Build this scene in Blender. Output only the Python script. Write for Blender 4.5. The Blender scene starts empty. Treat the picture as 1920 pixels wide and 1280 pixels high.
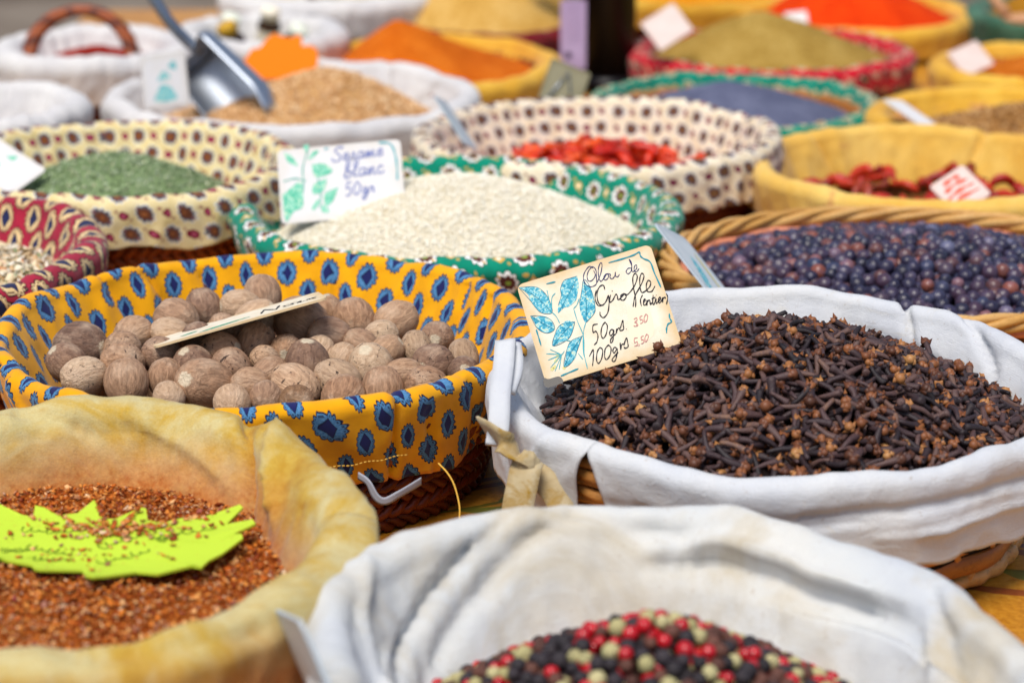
import bpy, math, random
import numpy as np
from mathutils import Vector, Matrix, noise
random.seed(7); rng = np.random.default_rng(7)
R = math.radians
scene = bpy.context.scene

# ------------------------------------------------------------------ camera
cam_d = bpy.data.cameras.new('camera'); cam = bpy.data.objects.new('camera', cam_d)
scene.collection.objects.link(cam); scene.camera = cam
cam.location = (0, 0, .465); cam.rotation_euler = (R(73), 0, 0)
cam_d.sensor_width = 36; cam_d.lens = 82.5; cam_d.clip_start = .02; cam_d.clip_end = 100
cam_d.dof.use_dof = True; cam_d.dof.focus_distance = 1.265; cam_d.dof.aperture_fstop = 7.0
cam_d.dof.aperture_blades = 9
# ------------------------------------------------------------------ sky, sun, exposure
SUN_EL, SUN_AZ = 64, 205          # degrees; azimuth clockwise from +Y
w = bpy.data.worlds.new('World'); scene.world = w; w.use_nodes = True
wn = w.node_tree; bg = wn.nodes['Background']
sky = wn.nodes.new('ShaderNodeTexSky'); sky.sky_type = 'NISHITA'; sky.sun_disc = False
sky.sun_elevation = R(SUN_EL); sky.sun_rotation = R(SUN_AZ)
sky.air_density = 1.0; sky.dust_density = 2.0; sky.ozone_density = .6
wn.links.new(sky.outputs[0], bg.inputs[0]); bg.inputs[1].default_value = .085
sd = bpy.data.lights.new('sun', 'SUN'); sun = bpy.data.objects.new('sun', sd); scene.collection.objects.link(sun)
sd.energy = 2.2; sd.angle = R(24); sd.color = (1, .955, .9)
sv = Vector((math.sin(R(SUN_AZ))*math.cos(R(SUN_EL)), math.cos(R(SUN_AZ))*math.cos(R(SUN_EL)), math.sin(R(SUN_EL))))
sun.rotation_euler = sv.to_track_quat('Z', 'Y').to_euler(); sun.location = sv*3
vs = scene.view_settings; vs.view_transform = 'Standard'; vs.look = 'None'; vs.gamma = 1; vs.use_curve_mapping = False
vs.exposure = .6
scene.cycles.use_denoising = True
try: scene.cycles.denoiser = 'OPENIMAGEDENOISE'
except Exception: pass
scene.cycles.max_bounces = 6; scene.cycles.diffuse_bounces = 3

# ------------------------------------------------------------------ traced measurements (metres; ink in tenths of a millimetre)
# nutmeg -0.141 1.282 0.147 0.160 z=0.085
# clove 0.141 1.184 0.147 0.147 z=0.085
# rice -0.037 1.551 0.144 0.146 z=0.085
# herb -0.292 1.700 0.127 0.128 z=0.085
# chili 0.066 1.801 0.137 0.130 z=0.085
# poppy 0.199 2.101 0.129 0.148 z=0.050
# wheat -0.186 1.965 0.150 0.147 z=0.085
# juniper 0.260 1.503 0.156 0.141 z=0.062
# ychili 0.329 1.801 0.136 0.137 z=0.060
# yseed 0.444 2.057 0.118 0.111 z=0.050
# redtan 0.263 2.363 0.136 0.136 z=0.050
# paprika 0.384 2.617 0.124 0.162 z=0.050
# yright 0.529 2.320 0.100 0.112 z=0.050
# orange -0.090 2.323 0.130 0.142 z=0.050
# handle -0.379 2.413 0.113 0.132 z=0.060
# leftw -0.430 1.916 0.070 0.081 z=0.085
# tan -0.041 2.580 0.117 0.186 z=0.050
# redl -0.362 1.450 0.091 0.121 z=0.085
# flakes -0.204 0.972 0.146 0.155 z=0.085
# pepper 0.049 0.843 0.156 0.145 z=0.085
# turmeric 0.183 2.746 0.089 0.222 z=0.050
# jars -0.304 2.460 0.041 0.199 z=0.060
# whitefar -0.205 2.588 0.075 0.217 z=0.060
# green 0.614 2.636 0.087 0.194 z=0.050
NUTS=[[-0.2432, 1.2573, 0.0762, 0.0139], [-0.2455, 1.2415, 0.0746, 0.0106], [-0.2275, 1.224, 0.0728, 0.0117], [-0.2185, 1.2356, 0.074, 0.0125], [-0.2175, 1.2535, 0.0758, 0.0104], [-0.2151, 1.2757, 0.0782, 0.0109], [-0.1972, 1.2453, 0.075, 0.0111], [-0.2022, 1.2125, 0.0716, 0.0119], [-0.1897, 1.2147, 0.0718, 0.0096], [-0.1808, 1.1936, 0.0696, 0.0086], [-0.1738, 1.2356, 0.074, 0.0109], [-0.166, 1.2076, 0.0711, 0.0156], [-0.1634, 1.2527, 0.0758, 0.0113], [-0.1502, 1.2327, 0.0737, 0.0104], [-0.1451, 1.2603, 0.0766, 0.0108], [-0.1492, 1.2914, 0.0798, 0.0123], [-0.1936, 1.301, 0.0808, 0.0119], [-0.1778, 1.318, 0.0826, 0.0104], [-0.1612, 1.3205, 0.0828, 0.0103], [-0.1487, 1.3364, 0.0845, 0.0111], [-0.1947, 1.2796, 0.0786, 0.0097], [-0.1713, 1.2718, 0.0778, 0.01], [-0.1431, 1.2097, 0.0713, 0.0098], [-0.1379, 1.1902, 0.0692, 0.01], [-0.1381, 1.2356, 0.074, 0.0082], [-0.1218, 1.2906, 0.0797, 0.015], [-0.0922, 1.301, 0.0808, 0.012], [-0.0683, 1.297, 0.0804, 0.012], [-0.1056, 1.2695, 0.0775, 0.0118], [-0.1144, 1.2298, 0.0734, 0.0132], [-0.0857, 1.2656, 0.0771, 0.009], [-0.0763, 1.2749, 0.0781, 0.0082], [-0.0636, 1.2542, 0.0759, 0.0093], [-0.0569, 1.2595, 0.0765, 0.0087], [-0.0485, 1.2672, 0.0773, 0.0096], [-0.076, 1.2356, 0.074, 0.0124], [-0.0589, 1.2276, 0.0731, 0.0091], [-0.0432, 1.2334, 0.0738, 0.0112], [-0.0331, 1.2415, 0.0746, 0.0083], [-0.0293, 1.2262, 0.073, 0.0079], [-0.0941, 1.2415, 0.0746, 0.0086], [-0.0952, 1.2104, 0.0713, 0.0116], [-0.1217, 1.2069, 0.071, 0.0121], [-0.0901, 1.1957, 0.0698, 0.0117], [-0.0701, 1.2013, 0.0704, 0.0112], [-0.0506, 1.2104, 0.0713, 0.011], [-0.1192, 1.1881, 0.069, 0.0094], [-0.1317, 1.224, 0.0728, 0.0082], [-0.1347, 1.1923, 0.0695, 0.0086], [-0.1061, 1.3099, 0.0817, 0.0078], [-0.1614, 1.2835, 0.079, 0.0091], [-0.1237, 1.2527, 0.0758, 0.0095], [-0.107, 1.249, 0.0754, 0.0089]]
CARD_CLOVE=([0.0185, 1.1878, 0.0768],[0.9552, 0.0531, 0.291],[-0.2757, 0.5166, 0.8106],0.0753,0.0585)
INK_BLUE=[[(423, 551), (404, 565), (372, 542), (355, 509), (360, 471), (382, 454), (408, 457), (420, 472)], [(421, 537), (422, 509), (398, 487), (378, 490), (378, 517), (396, 545), (422, 558), (433, 533), (424, 494), (419, 469), (451, 507), (473, 553), (467, 565), (448, 539), (437, 497), (439, 468), (456, 475), (482, 497), (464, 488), (462, 468), (480, 471), (490, 488), (483, 497), (500, 489), (493, 473), (503, 462), (520, 473), (530, 492), (524, 471), (535, 464), (547, 474)], [(617, 488), (601, 491), (585, 477), (593, 462), (614, 476), (627, 513), (620, 538), (623, 503), (616, 471), (626, 466), (644, 477), (649, 494), (639, 494), (629, 474), (637, 459), (657, 472)]]
INK_BLACK=[[(448, 417), (447, 442), (425, 440), (402, 410), (394, 360), (410, 338), (437, 354), (457, 380), (447, 335), (426, 290), (397, 270), (384, 289), (388, 306)], [(403, 428), (384, 386), (387, 346), (406, 337)], [(470, 380), (456, 355), (456, 341), (473, 349), (496, 373), (502, 362), (498, 343), (512, 344), (541, 364), (521, 359), (514, 339), (527, 330), (546, 344), (543, 362), (558, 354), (605, 388), (634, 431), (628, 453), (609, 432), (597, 376), (591, 318), (576, 272)], [(482, 400), (484, 395)], [(565, 280), (584, 320), (601, 344), (646, 389), (670, 426), (661, 442), (642, 413), (630, 357), (638, 339), (678, 356), (694, 381), (682, 394), (665, 368), (663, 338), (685, 331), (710, 354)], [(632, 327), (613, 303), (608, 268)], [(622, 285), (636, 292), (637, 303), (626, 291), (623, 270), (636, 273), (646, 292), (637, 264), (647, 283), (660, 288), (656, 263), (667, 271)], [(686, 310), (670, 266), (676, 260), (694, 284), (688, 260), (701, 267), (717, 276), (716, 288), (704, 273), (705, 257), (720, 266), (729, 280), (722, 255), (730, 272), (741, 279), (744, 270)], [(671, 292), (694, 293)], [(700, 304), (702, 302)], [(755, 297), (756, 271), (738, 238)], [(358, 246), (331, 246), (321, 209), (336, 211), (340, 185), (325, 154), (305, 141)], [(398, 245), (375, 225), (358, 187), (362, 162), (384, 179), (403, 220), (397, 246)], [(429, 190), (415, 194), (402, 177), (407, 163), (427, 180), (427, 188), (417, 154), (403, 128), (393, 131), (405, 150), (434, 166)], [(445, 192), (438, 167), (447, 184), (459, 191), (461, 182)], [(465, 186), (490, 224), (485, 197), (481, 177), (462, 174), (462, 183)], [(493, 174), (496, 172)], [(263, 89), (294, 118), (281, 74), (265, 34)], [(332, 120), (311, 100), (295, 59), (300, 38), (324, 60), (341, 102), (331, 121)], [(380, 120), (355, 101), (341, 62), (347, 45), (371, 63), (387, 98), (378, 120)], [(416, 89), (404, 96), (391, 79), (397, 68), (417, 85), (407, 56), (390, 27), (376, 25), (378, 40), (418, 65)], [(442, 111), (433, 75), (446, 97), (458, 101)], [(456, 91), (481, 127), (480, 97), (475, 77), (456, 75), (456, 83)]]
INK_PINK=[[(548, 212), (563, 216), (564, 203), (548, 195), (559, 187), (549, 172), (537, 179)], [(562, 178), (555, 169)], [(598, 216), (585, 216), (580, 198), (591, 198), (589, 182), (574, 179)], [(618, 220), (603, 203), (599, 178), (615, 188), (624, 211), (617, 221)], [(539, 109), (521, 110), (516, 88), (529, 89), (527, 72), (508, 70)], [(538, 72), (530, 63)], [(572, 109), (559, 108), (554, 91), (564, 91), (562, 75), (547, 72)], [(590, 114), (575, 96), (572, 74), (589, 88), (596, 104), (589, 115)]]
INK_TEAL=[[(509, 553), (594, 551), (650, 553), (683, 559), (684, 536), (697, 516), (724, 488), (728, 422), (738, 336)], [(738, 185), (733, 161), (735, 138), (714, 131), (700, 110), (693, 87)], [(156, 543), (207, 539)], [(34, 317), (34, 269), (34, 223)], [(87, 32), (133, 37), (190, 43)]]
INK_STEM=[[(258, 367), (258, 293), (265, 202), (242, 115), (235, 27)], [(135, 392), (156, 355), (164, 312)], [(298, 272), (273, 229), (243, 136), (238, 94)], [(303, 412), (281, 382), (258, 367)], [(171, 210), (192, 200)], [(252, 206), (267, 209)], [(211, 125), (226, 84)], [(150, 509), (147, 472), (142, 420)], [(189, 480), (163, 459), (146, 404)], [(126, 144), (47, 173)], [(126, 144), (47, 136)], [(126, 144), (48, 93)], [(126, 144), (65, 66)], [(126, 144), (89, 69)], [(145, 158), (126, 144), (110, 156), (74, 190)]]
LEAVES=[[(9, 569), (58, 558), (104, 539), (127, 505), (144, 465), (148, 426), (141, 381), (109, 387), (82, 402), (61, 439), (48, 481), (44, 521)], [(328, 533), (321, 482), (300, 436), (280, 405), (237, 385), (210, 387), (172, 369), (183, 407), (215, 457), (221, 492), (249, 529), (279, 534)], [(356, 505), (362, 476), (376, 456), (380, 395), (372, 345), (353, 306), (324, 286), (298, 272), (290, 305), (288, 335), (296, 385), (328, 450)], [(25, 398), (48, 383), (75, 382), (105, 368), (124, 344), (128, 316), (128, 289), (100, 278), (80, 282), (55, 299), (40, 326), (35, 357)], [(244, 295), (227, 266), (211, 241), (193, 221), (171, 210), (137, 210), (94, 203), (105, 231), (119, 256), (140, 283), (164, 301), (203, 313)], [(257, 206), (237, 175), (215, 145), (194, 108), (166, 88), (142, 78), (118, 77), (140, 118), (160, 162), (176, 187), (199, 201), (227, 203)]]
TAPE=[[(531, 274), (637, 257), (622, 97), (501, 91)]]
VEINS=[[(19, 560), (81, 493), (140, 387)], [(323, 524), (266, 462), (176, 371)], [(354, 494), (335, 387), (302, 278)], [(30, 393), (79, 336), (125, 290)], [(238, 292), (176, 260), (99, 205)], [(252, 202), (191, 153), (122, 80)], [(183, 407), (215, 457), (221, 492), (249, 529), (279, 534), (328, 533)], [(296, 385), (328, 450), (356, 505), (376, 456), (372, 345), (353, 306), (298, 272)], [(25, 398), (75, 382), (124, 344), (128, 289), (80, 282), (40, 326), (25, 398)], [(244, 295), (211, 241), (171, 210), (94, 203), (119, 256), (164, 301), (244, 295)], [(257, 206), (215, 145), (166, 88), (118, 77), (160, 162), (199, 201), (257, 206)], [(9, 569), (104, 539), (144, 465), (141, 381), (82, 402), (48, 481), (9, 569)], [(533, 277), (501, 91)], [(514, 160), (630, 154)]]
CHIP=[[(1, 50), (23, 36), (77, 33), (93, 3), (76, -7), (1, -7), (-10, 28)]]
CARD_RICE=([-0.1609, 1.59, 0.0643],[0.9956, 0.0, 0.094],[-0.0815, 0.4997, 0.8624],0.0873,0.0540)
RICE_LEAVES=[[(48, 520), (98, 492), (143, 413), (73, 448)], [(210, 452), (251, 503), (297, 510), (248, 460)], [(185, 557), (229, 560), (202, 508)], [(236, 411), (324, 413), (383, 355), (324, 322), (258, 322)], [(342, 304), (308, 213), (235, 198), (245, 268)], [(416, 232), (376, 142), (321, 101), (314, 189)], [(19, 208), (143, 295), (164, 230), (157, 113), (92, 82), (33, 19)], [(262, 156), (279, 138), (236, 80), (218, 98)], [(297, 120), (343, 66), (316, 50), (285, 74)]]
RICE_STEMS=[[(222, 530), (176, 401), (173, 300), (167, 214)], [(32, 308), (114, 322), (194, 297)], [(272, 320), (284, 248), (287, 168), (275, 91)]]
RICE_BORDER=[[(717, 528), (797, 512), (826, 444), (835, 354), (831, 241)], [(335, 518), (364, 519)]]
RICE_TEXT=[[(369, 448), (769, 462)], [(480, 329), (797, 326)], [(459, 180), (648, 181)]]
CARD_WHEAT=([-0.316, 1.9901, 0.0654],[0.7999, -0.5647, 0.2034],[-0.0895, 0.2229, 0.9707],0.0531,0.0445)
CARD_HERB=([-0.4027, 1.6563, 0.0923],[0.8183, -0.3998, -0.413],[0.5399, 0.7813, 0.3133],0.0500,0.0431)
CARD_JUNIPER=([0.1215, 1.36, 0.0768],[0.4603, 0.7854, -0.4138],[-0.5356, 0.6174, 0.5761],0.0497,0.0647)
CARD_YCHILI=([0.3328, 1.7015, 0.0423],[0.8002, 0.4409, 0.4064],[-0.5994, 0.5679, 0.5641],0.0340,0.0325)
CARD_YSEED=([0.3549, 1.9613, 0.0523],[0.6884, 0.7047, -0.1716],[-0.6222, 0.6954, 0.3597],0.0284,0.0557)
CARD_REDTAN=([0.1487, 2.3321, 0.0556],[0.8324, 0.2484, 0.4953],[-0.549, 0.4908, 0.6765],0.0403,0.0364)
CARD_YRIGHT=([0.4422, 2.2637, 0.042],[0.8207, 0.5138, 0.2499],[-0.5303, 0.5223, 0.6678],0.0389,0.0312)
CARD_CHILI=([-0.0363, 1.7799, 0.0804],[0.2722, 0.9039, -0.33],[-0.5306, 0.4271, 0.7321],0.0361,0.0471)
CARD_BACK=([0.0226, 2.03, 0.0668],[0.9241, 0.0, -0.3822],[0.2849, 0.6665, 0.6889],0.0374,0.0450)
CARD_LILAC=([0.0439, 2.12, 0.0724],[1.0, 0.0, 0.0],[0.0, 0.0, 1.0],0.0232,0.0634)
CARD_PAPRIKA=([0.3054, 2.58, 0.0248],[0.9929, 0.0, 0.119],[-0.0952, 0.6007, 0.7938],0.0250,0.0333)
CARD_FRONT=([-0.0779, 0.8683, 0.0394],[0.2078, -0.9155, 0.3446],[-0.3986, 0.2425, 0.8845],0.0874,0.0482)
CARD_NUTMEG=([-0.1958, 1.227, 0.087],[0.9494, 0.2239, 0.2202],[-0.1792, 0.9621, -0.2056],0.0983,0.0499)
STAR=[(-0.2479, 1.0406), (-0.2449, 1.0507), (-0.2357, 1.0434), (-0.2256, 1.0417), (-0.2268, 1.0524), (-0.2223, 1.0512), (-0.2194, 1.0424), (-0.2055, 1.0458), (-0.1998, 1.0601), (-0.1948, 1.0378), (-0.1862, 1.0371), (-0.1764, 1.0512), (-0.1737, 1.05), (-0.1707, 1.0347), (-0.1607, 1.0308), (-0.155, 1.0382), (-0.1394, 1.0359), (-0.1291, 1.05), (-0.1273, 1.0465), (-0.1338, 1.0271), (-0.1213, 1.0324), (-0.1193, 1.0271), (-0.1362, 1.006), (-0.1246, 1.0162), (-0.1234, 1.0108), (-0.131, 0.9933), (-0.1358, 0.9858), (-0.1378, 0.9752), (-0.1423, 0.9794), (-0.1561, 0.969), (-0.1663, 0.9731), (-0.1789, 0.9618), (-0.1825, 0.9577), (-0.1868, 0.9618), (-0.1913, 0.9763), (-0.2077, 0.9721), (-0.2113, 0.9721), (-0.215, 0.9826), (-0.2267, 0.9868), (-0.2327, 0.9922), (-0.2362, 0.9858), (-0.2461, 0.9976), (-0.2555, 1.0176), (-0.2503, 1.0244)]
P_ELASTIC=[[-0.0787, 1.128, 0.0445], [-0.0734, 1.122, 0.0429], [-0.0693, 1.12, 0.0359], [-0.0648, 1.12, 0.0335], [-0.0586, 1.122, 0.036], [-0.0515, 1.13, 0.0376], [-0.0469, 1.138, 0.0378]]
P_ELASTIC2=[[-0.065, 1.128, 0.0445], [-0.0605, 1.124, 0.043], [-0.0546, 1.126, 0.0423], [-0.05, 1.135, 0.0418]]
P_THREAD=[[-0.0382, 1.145, 0.049], [-0.0336, 1.138, 0.0466], [-0.0302, 1.134, 0.0422], [-0.028, 1.13, 0.0364], [-0.0268, 1.126, 0.0306], [-0.0273, 1.122, 0.0234], [-0.0281, 1.12, 0.0204]]
P_TIE1=[[-0.0147, 1.11, 0.081], [-0.0079, 1.095, 0.082], [-0.0013, 1.09, 0.0768], [0.0066, 1.09, 0.069], [0.0106, 1.1, 0.0606]]
P_TIE2=[[0.0079, 1.088, 0.0706], [0.0063, 1.083, 0.0668], [0.0047, 1.079, 0.0599], [0.0031, 1.076, 0.0527], [0.0016, 1.072, 0.0417]]
P_TIE3=[[0.0106, 1.093, 0.0631], [0.0158, 1.09, 0.06], [0.0224, 1.086, 0.0517], [0.0268, 1.08, 0.0413]]
P_TIE4=[[-0.0033, 1.155, 0.1119], [-0.0043, 1.135, 0.1038], [-0.0059, 1.12, 0.0946], [-0.0064, 1.108, 0.0845], [-0.008, 1.1, 0.0747]]
P_TIE5=[[0.0006, 1.16, 0.1089], [0.0016, 1.14, 0.1023], [-0.0022, 1.125, 0.0943]]
STAR_LINES=[[(-0.2292, 1.0278), (-0.2032, 1.0232)], [(-0.2229, 1.0086), (-0.1997, 0.9987)], [(-0.2323, 1.002), (-0.2204, 1.0042)], [(-0.1891, 1.0042), (-0.1681, 1.0176)], [(-0.1674, 1.0131), (-0.1371, 1.0232)], [(-0.1872, 0.9879), (-0.1636, 0.9987)], [(-0.2167, 0.9933), (-0.1977, 0.9922)], [(-0.1618, 1.0086), (-0.1536, 1.0153)]]
# ------------------------------------------------------------------ node helpers
def lin(h):
    h = h.lstrip('#'); c = [int(h[i:i+2], 16)/255 for i in (0, 2, 4)]
    return tuple([(x/12.92 if x <= .04045 else ((x+.055)/1.055)**2.4) for x in c] + [1.0])
class X:
    """a socket with arithmetic"""
    def __init__(s, nt, sock): s.nt = nt; s.s = sock
    def m(s, op, *a):
        n = s.nt.nodes.new('ShaderNodeMath'); n.operation = op
        for i, q in enumerate((s,)+a):
            if isinstance(q, X): s.nt.links.new(q.s, n.inputs[i])
            else: n.inputs[i].default_value = q
        return X(s.nt, n.outputs[0])
    def __add__(s, o): return s.m('ADD', o)
    def __sub__(s, o): return s.m('SUBTRACT', o)
    def __mul__(s, o): return s.m('MULTIPLY', o)
    def __truediv__(s, o): return s.m('DIVIDE', o)
    __radd__ = __add__; __rmul__ = __mul__
    def __rsub__(s, o): return (s*-1)+o
    def abs(s): return s.m('ABSOLUTE')
    def sin(s): return s.m('SINE')
    def cos(s): return s.m('COSINE')
    def sqrt(s): return s.m('SQRT')
    def floor(s): return s.m('FLOOR')
    def min(s, o): return s.m('MINIMUM', o)
    def max(s, o): return s.m('MAXIMUM', o)
    def lt(s, o, soft=.04):
        """1 where s < o, softened"""
        n = s.nt.nodes.new('ShaderNodeMapRange'); n.interpolation_type = 'SMOOTHSTEP'
        d = s-o; s.nt.links.new(d.s, n.inputs[0])
        n.inputs[1].default_value = -soft; n.inputs[2].default_value = soft
        n.inputs[3].default_value = 1; n.inputs[4].default_value = 0
        return X(s.nt, n.outputs[0])
    def ramp(s, a, b, lo=0., hi=1.):
        n = s.nt.nodes.new('ShaderNodeMapRange'); s.nt.links.new(s.s, n.inputs[0])
        for i, q in zip((1, 2, 3, 4), (a, b, lo, hi)): n.inputs[i].default_value = q
        return X(s.nt, n.outputs[0])
class Mat:
    def __init__(s, name, rough=.85, spec=.3, sheen=0., metal=0., coat=0.):
        s.m = bpy.data.materials.new(name); s.m.use_nodes = True; s.nt = s.m.node_tree
        s.b = s.nt.nodes['Principled BSDF']
        s.b.inputs['Roughness'].default_value = rough; s.b.inputs['Specular IOR Level'].default_value = spec
        s.b.inputs['Metallic'].default_value = metal; s.b.inputs['Sheen Weight'].default_value = sheen
        s.b.inputs['Coat Weight'].default_value = coat
        s.tc = s.nt.nodes.new('ShaderNodeTexCoord')
    def coord(s, which='UV'):
        return s.tc.outputs[which]
    def uv(s, which='UV'):
        n = s.nt.nodes.new('ShaderNodeSeparateXYZ'); s.nt.links.new(s.tc.outputs[which], n.inputs[0])
        return X(s.nt, n.outputs[0]), X(s.nt, n.outputs[1]), X(s.nt, n.outputs[2])
    def noise(s, scale, detail=3, rough=.55, vec=None, sc3=None, dist=0., out=0):
        n = s.nt.nodes.new('ShaderNodeTexNoise'); n.inputs['Scale'].default_value = scale
        n.inputs['Detail'].default_value = detail; n.inputs['Roughness'].default_value = rough; n.inputs['Distortion'].default_value = dist
        v = vec or s.tc.outputs['Object']
        if sc3:
            mp = s.nt.nodes.new('ShaderNodeMapping'); mp.inputs['Scale'].default_value = sc3
            s.nt.links.new(v, mp.inputs[0]); v = mp.outputs[0]
        s.nt.links.new(v, n.inputs['Vector'])
        return X(s.nt, n.outputs[out])
    def voro(s, scale, vec=None, feat='F1', sc3=None):
        n = s.nt.nodes.new('ShaderNodeTexVoronoi'); n.feature = feat; n.inputs['Scale'].default_value = scale
        v = vec or s.tc.outputs['Object']
        if sc3:
            mp = s.nt.nodes.new('ShaderNodeMapping'); mp.inputs['Scale'].default_value = sc3
            s.nt.links.new(v, mp.inputs[0]); v = mp.outputs[0]
        s.nt.links.new(v, n.inputs['Vector'])
        return X(s.nt, n.outputs[0])
    def wave(s, scale, vec=None, dist=0., axis='X'):
        n = s.nt.nodes.new('ShaderNodeTexWave'); n.inputs['Scale'].default_value = scale; n.inputs['Distortion'].default_value = dist
        n.bands_direction = axis
        s.nt.links.new(vec or s.tc.outputs['UV'], n.inputs[0]); return X(s.nt, n.outputs[1])
    def rnd(s, attr=False):
        if attr:
            n = s.nt.nodes.new('ShaderNodeAttribute'); n.attribute_name = 'rnd'; return X(s.nt, n.outputs['Fac'])
        n = s.nt.nodes.new('ShaderNodeObjectInfo'); return X(s.nt, n.outputs['Random'])
    def mix(s, f, a, b):
        n = s.nt.nodes.new('ShaderNodeMix'); n.data_type = 'RGBA'
        if isinstance(f, X): s.nt.links.new(f.s, n.inputs[0])
        else: n.inputs[0].default_value = f
        for i, q in ((6, a), (7, b)):
            if isinstance(q, str): n.inputs[i].default_value = lin(q)
            elif isinstance(q, tuple): n.inputs[i].default_value = q
            else: s.nt.links.new(q, n.inputs[i])
        return n.outputs[2]
    def cramp(s, f, stops, const=False):
        n = s.nt.nodes.new('ShaderNodeValToRGB'); e = n.color_ramp.elements
        if const: n.color_ramp.interpolation = 'CONSTANT'
        while len(e) < len(stops): e.new(.5)
        for q, (p, c) in zip(e, stops): q.position = p; q.color = lin(c)
        s.nt.links.new(f.s, n.inputs[0]); return n.outputs[0]
    def col(s, c):
        if isinstance(c, str): s.b.inputs['Base Color'].default_value = lin(c)
        else: s.nt.links.new(c, s.b.inputs['Base Color'])
        return s
    def hsv(s, c, v):
        n = s.nt.nodes.new('ShaderNodeHueSaturation'); s.nt.links.new(c, n.inputs['Color']); s.nt.links.new(v.s, n.inputs['Value']); return n.outputs[0]
    def bump(s, h, strength=.3, dist=.001):
        n = s.nt.nodes.new('ShaderNodeBump'); n.inputs['Strength'].default_value = strength; n.inputs['Distance'].default_value = dist
        s.nt.links.new(h.s, n.inputs['Height']); s.nt.links.new(n.outputs[0], s.b.inputs['Normal']); return s

# ------------------------------------------------------------------ materials
def lattice(u, v, cw, ch, a, b, shift=(0, 0)):
    """two staggered lattices; normalised local coordinates of the nearest motif"""
    res = []
    for ox, oy in ((0, 0), (.5, .5)):
        p = u/cw+(ox+shift[0]); q = v/ch+(oy+shift[1])
        x = (p-p.floor()-.5)*(cw/a); y = (q-q.floor()-.5)*(ch/b)
        res.append((x, y, (x*x+y*y).sqrt()))
    return res
def weave_bump(M, amt=.25, extra=None):
    h = M.noise(900, 2, vec=M.coord('UV'))*.5 + M.noise(160, 3, vec=M.coord('UV'))*.5
    if extra is not None: h = h+extra
    M.bump(h, amt, .0006)
def fabric_medallion(name, ground, ground2, body, body2, outline, centre, cw=.0255, ch=.031, a=.0078, b=.0105, lobes=7):
    M = Mat(name, .9, .15, sheen=.15); u, v, _ = M.uv()
    nz = M.noise(60, 3, vec=M.coord('UV'))
    c = M.mix(nz.ramp(.35, .7), ground, ground2)
    fine = M.noise(2200, 2, vec=M.coord('UV'))
    for x, y, r in lattice(u, v, cw, ch, a, b):
        th = y.m('ARCTAN2', x)
        sc = (th*lobes).cos().abs()
        edge = sc*.2+.86
        c = M.mix(r.lt(edge+.1, .03), c, outline)
        inner = M.mix((fine+sc*.12).ramp(.42, .68), body, body2)
        c = M.mix(r.lt(edge-.03, .03), c, inner)
        dots = (r-.86).abs().lt(.07, .03)*(sc-.95).abs().lt(.12, .05)
        c = M.mix(dots*.8, c, outline)
        dia = x.abs()*1.0+y.abs()*.78
        c = M.mix(dia.lt(.62, .02), c, outline)
        c = M.mix(dia.lt(.54, .03), c, centre)
    c = M.hsv(c, M.noise(45, 3, vec=M.coord('Object')).ramp(.3, .7, .86, 1.05))
    M.col(c); weave_bump(M); return M.m
def fabric_flowers(name, ground, ground2, petal, ring, core, dot, small, small2, cw=.031, ch=.031, a=.0058, pet=8, sq=False):
    M = Mat(name, .9, .15, sheen=.15); u, v, _ = M.uv()
    nz = M.noise(70, 4, vec=M.coord('UV'))
    c = M.mix(nz.ramp(.35, .7), ground, ground2)
    for x, y, r in lattice(u, v, cw, ch, a, a):
        th = y.m('ARCTAN2', x); sc = (th*(pet/2)).cos().abs()
        edge = sc*.3+.75
        c = M.mix(r.lt(edge+.08, .04), c, ring)
        c = M.mix(r.lt(edge-.05, .04), c, petal)
        c = M.mix(r.lt(sc*.16+.52, .05), c, core)
        c = M.mix(r.lt(.2, .06), c, dot)
    for x, y, r in lattice(u, v, cw, ch, a*.5, a*.5, (.5, 0)):
        d = (x.abs()+y.abs()) if sq else r
        c = M.mix(d.lt(1.0, .05), c, small)
        c = M.mix(d.lt(.45, .08), c, small2)
    for x, y, r in lattice(u, v, cw*.5, ch*.5, a*.2, a*.2, (.25, .25)):
        c = M.mix(r.lt(.8, .1)*.8, c, small)
    M.col(c); weave_bump(M); return M.m
def fabric_plain(name, stops, scale=14, stain=None, bump=.3):
    M = Mat(name, .92, .12, sheen=.15)
    n = M.noise(scale, 5, .6)
    c = M.cramp(n, stops)
    if stain:
        col, lo, hi, sc = stain
        c = M.mix(M.noise(sc, 5, .65, dist=.6).ramp(lo, hi), c, col)
    M.col(c)
    u, v, _ = M.uv()
    thread = (u*5200).sin()*.5+(v*5200).sin()*.5
    c = M.mix(M.noise(1500, 2, vec=M.coord('UV')).ramp(.3, .7, 0, .16), c, '#8a8680')
    c = M.mix(M.noise(240, 3, .7).ramp(.64, .72, 0, .35), c, '#8a6a3c')
    M.col(c)
    h = M.noise(1500, 2, vec=M.coord('UV'))*.22+thread*.03+M.noise(26, 6, .62, dist=1.2)*.75+M.noise(90, 4, .6, sc3=(1, 1, 2.2), dist=1.5)*.4
    M.bump(h, bump*1.8, .002); return M.m
def wicker_mat(name, stops, rough=.5):
    M = Mat(name, rough, .4)
    f = M.rnd()*.6+M.noise(55, 4, .6, sc3=(1, 1, 3))*.55-.08
    c = M.cramp(f, stops)
    c = M.mix(M.noise(420, 3).ramp(.56, .74, 0, .55), c, stops[0][1])
    M.col(c); M.bump(M.noise(500, 3, sc3=(.3, .3, 1.6)), .45, .0008); return M.m
def powder_mat(name, c1, c2, c3, sc=260):
    M = Mat(name, .95, .1)
    f = M.noise(sc, 4, .7)*.6+M.noise(28, 3)*.4
    M.col(M.cramp(f, [(.36, c1), (.5, c2), (.64, c3)])); M.bump(M.noise(sc*1.6, 4, .75), .8, .0016); return M.m
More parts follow.
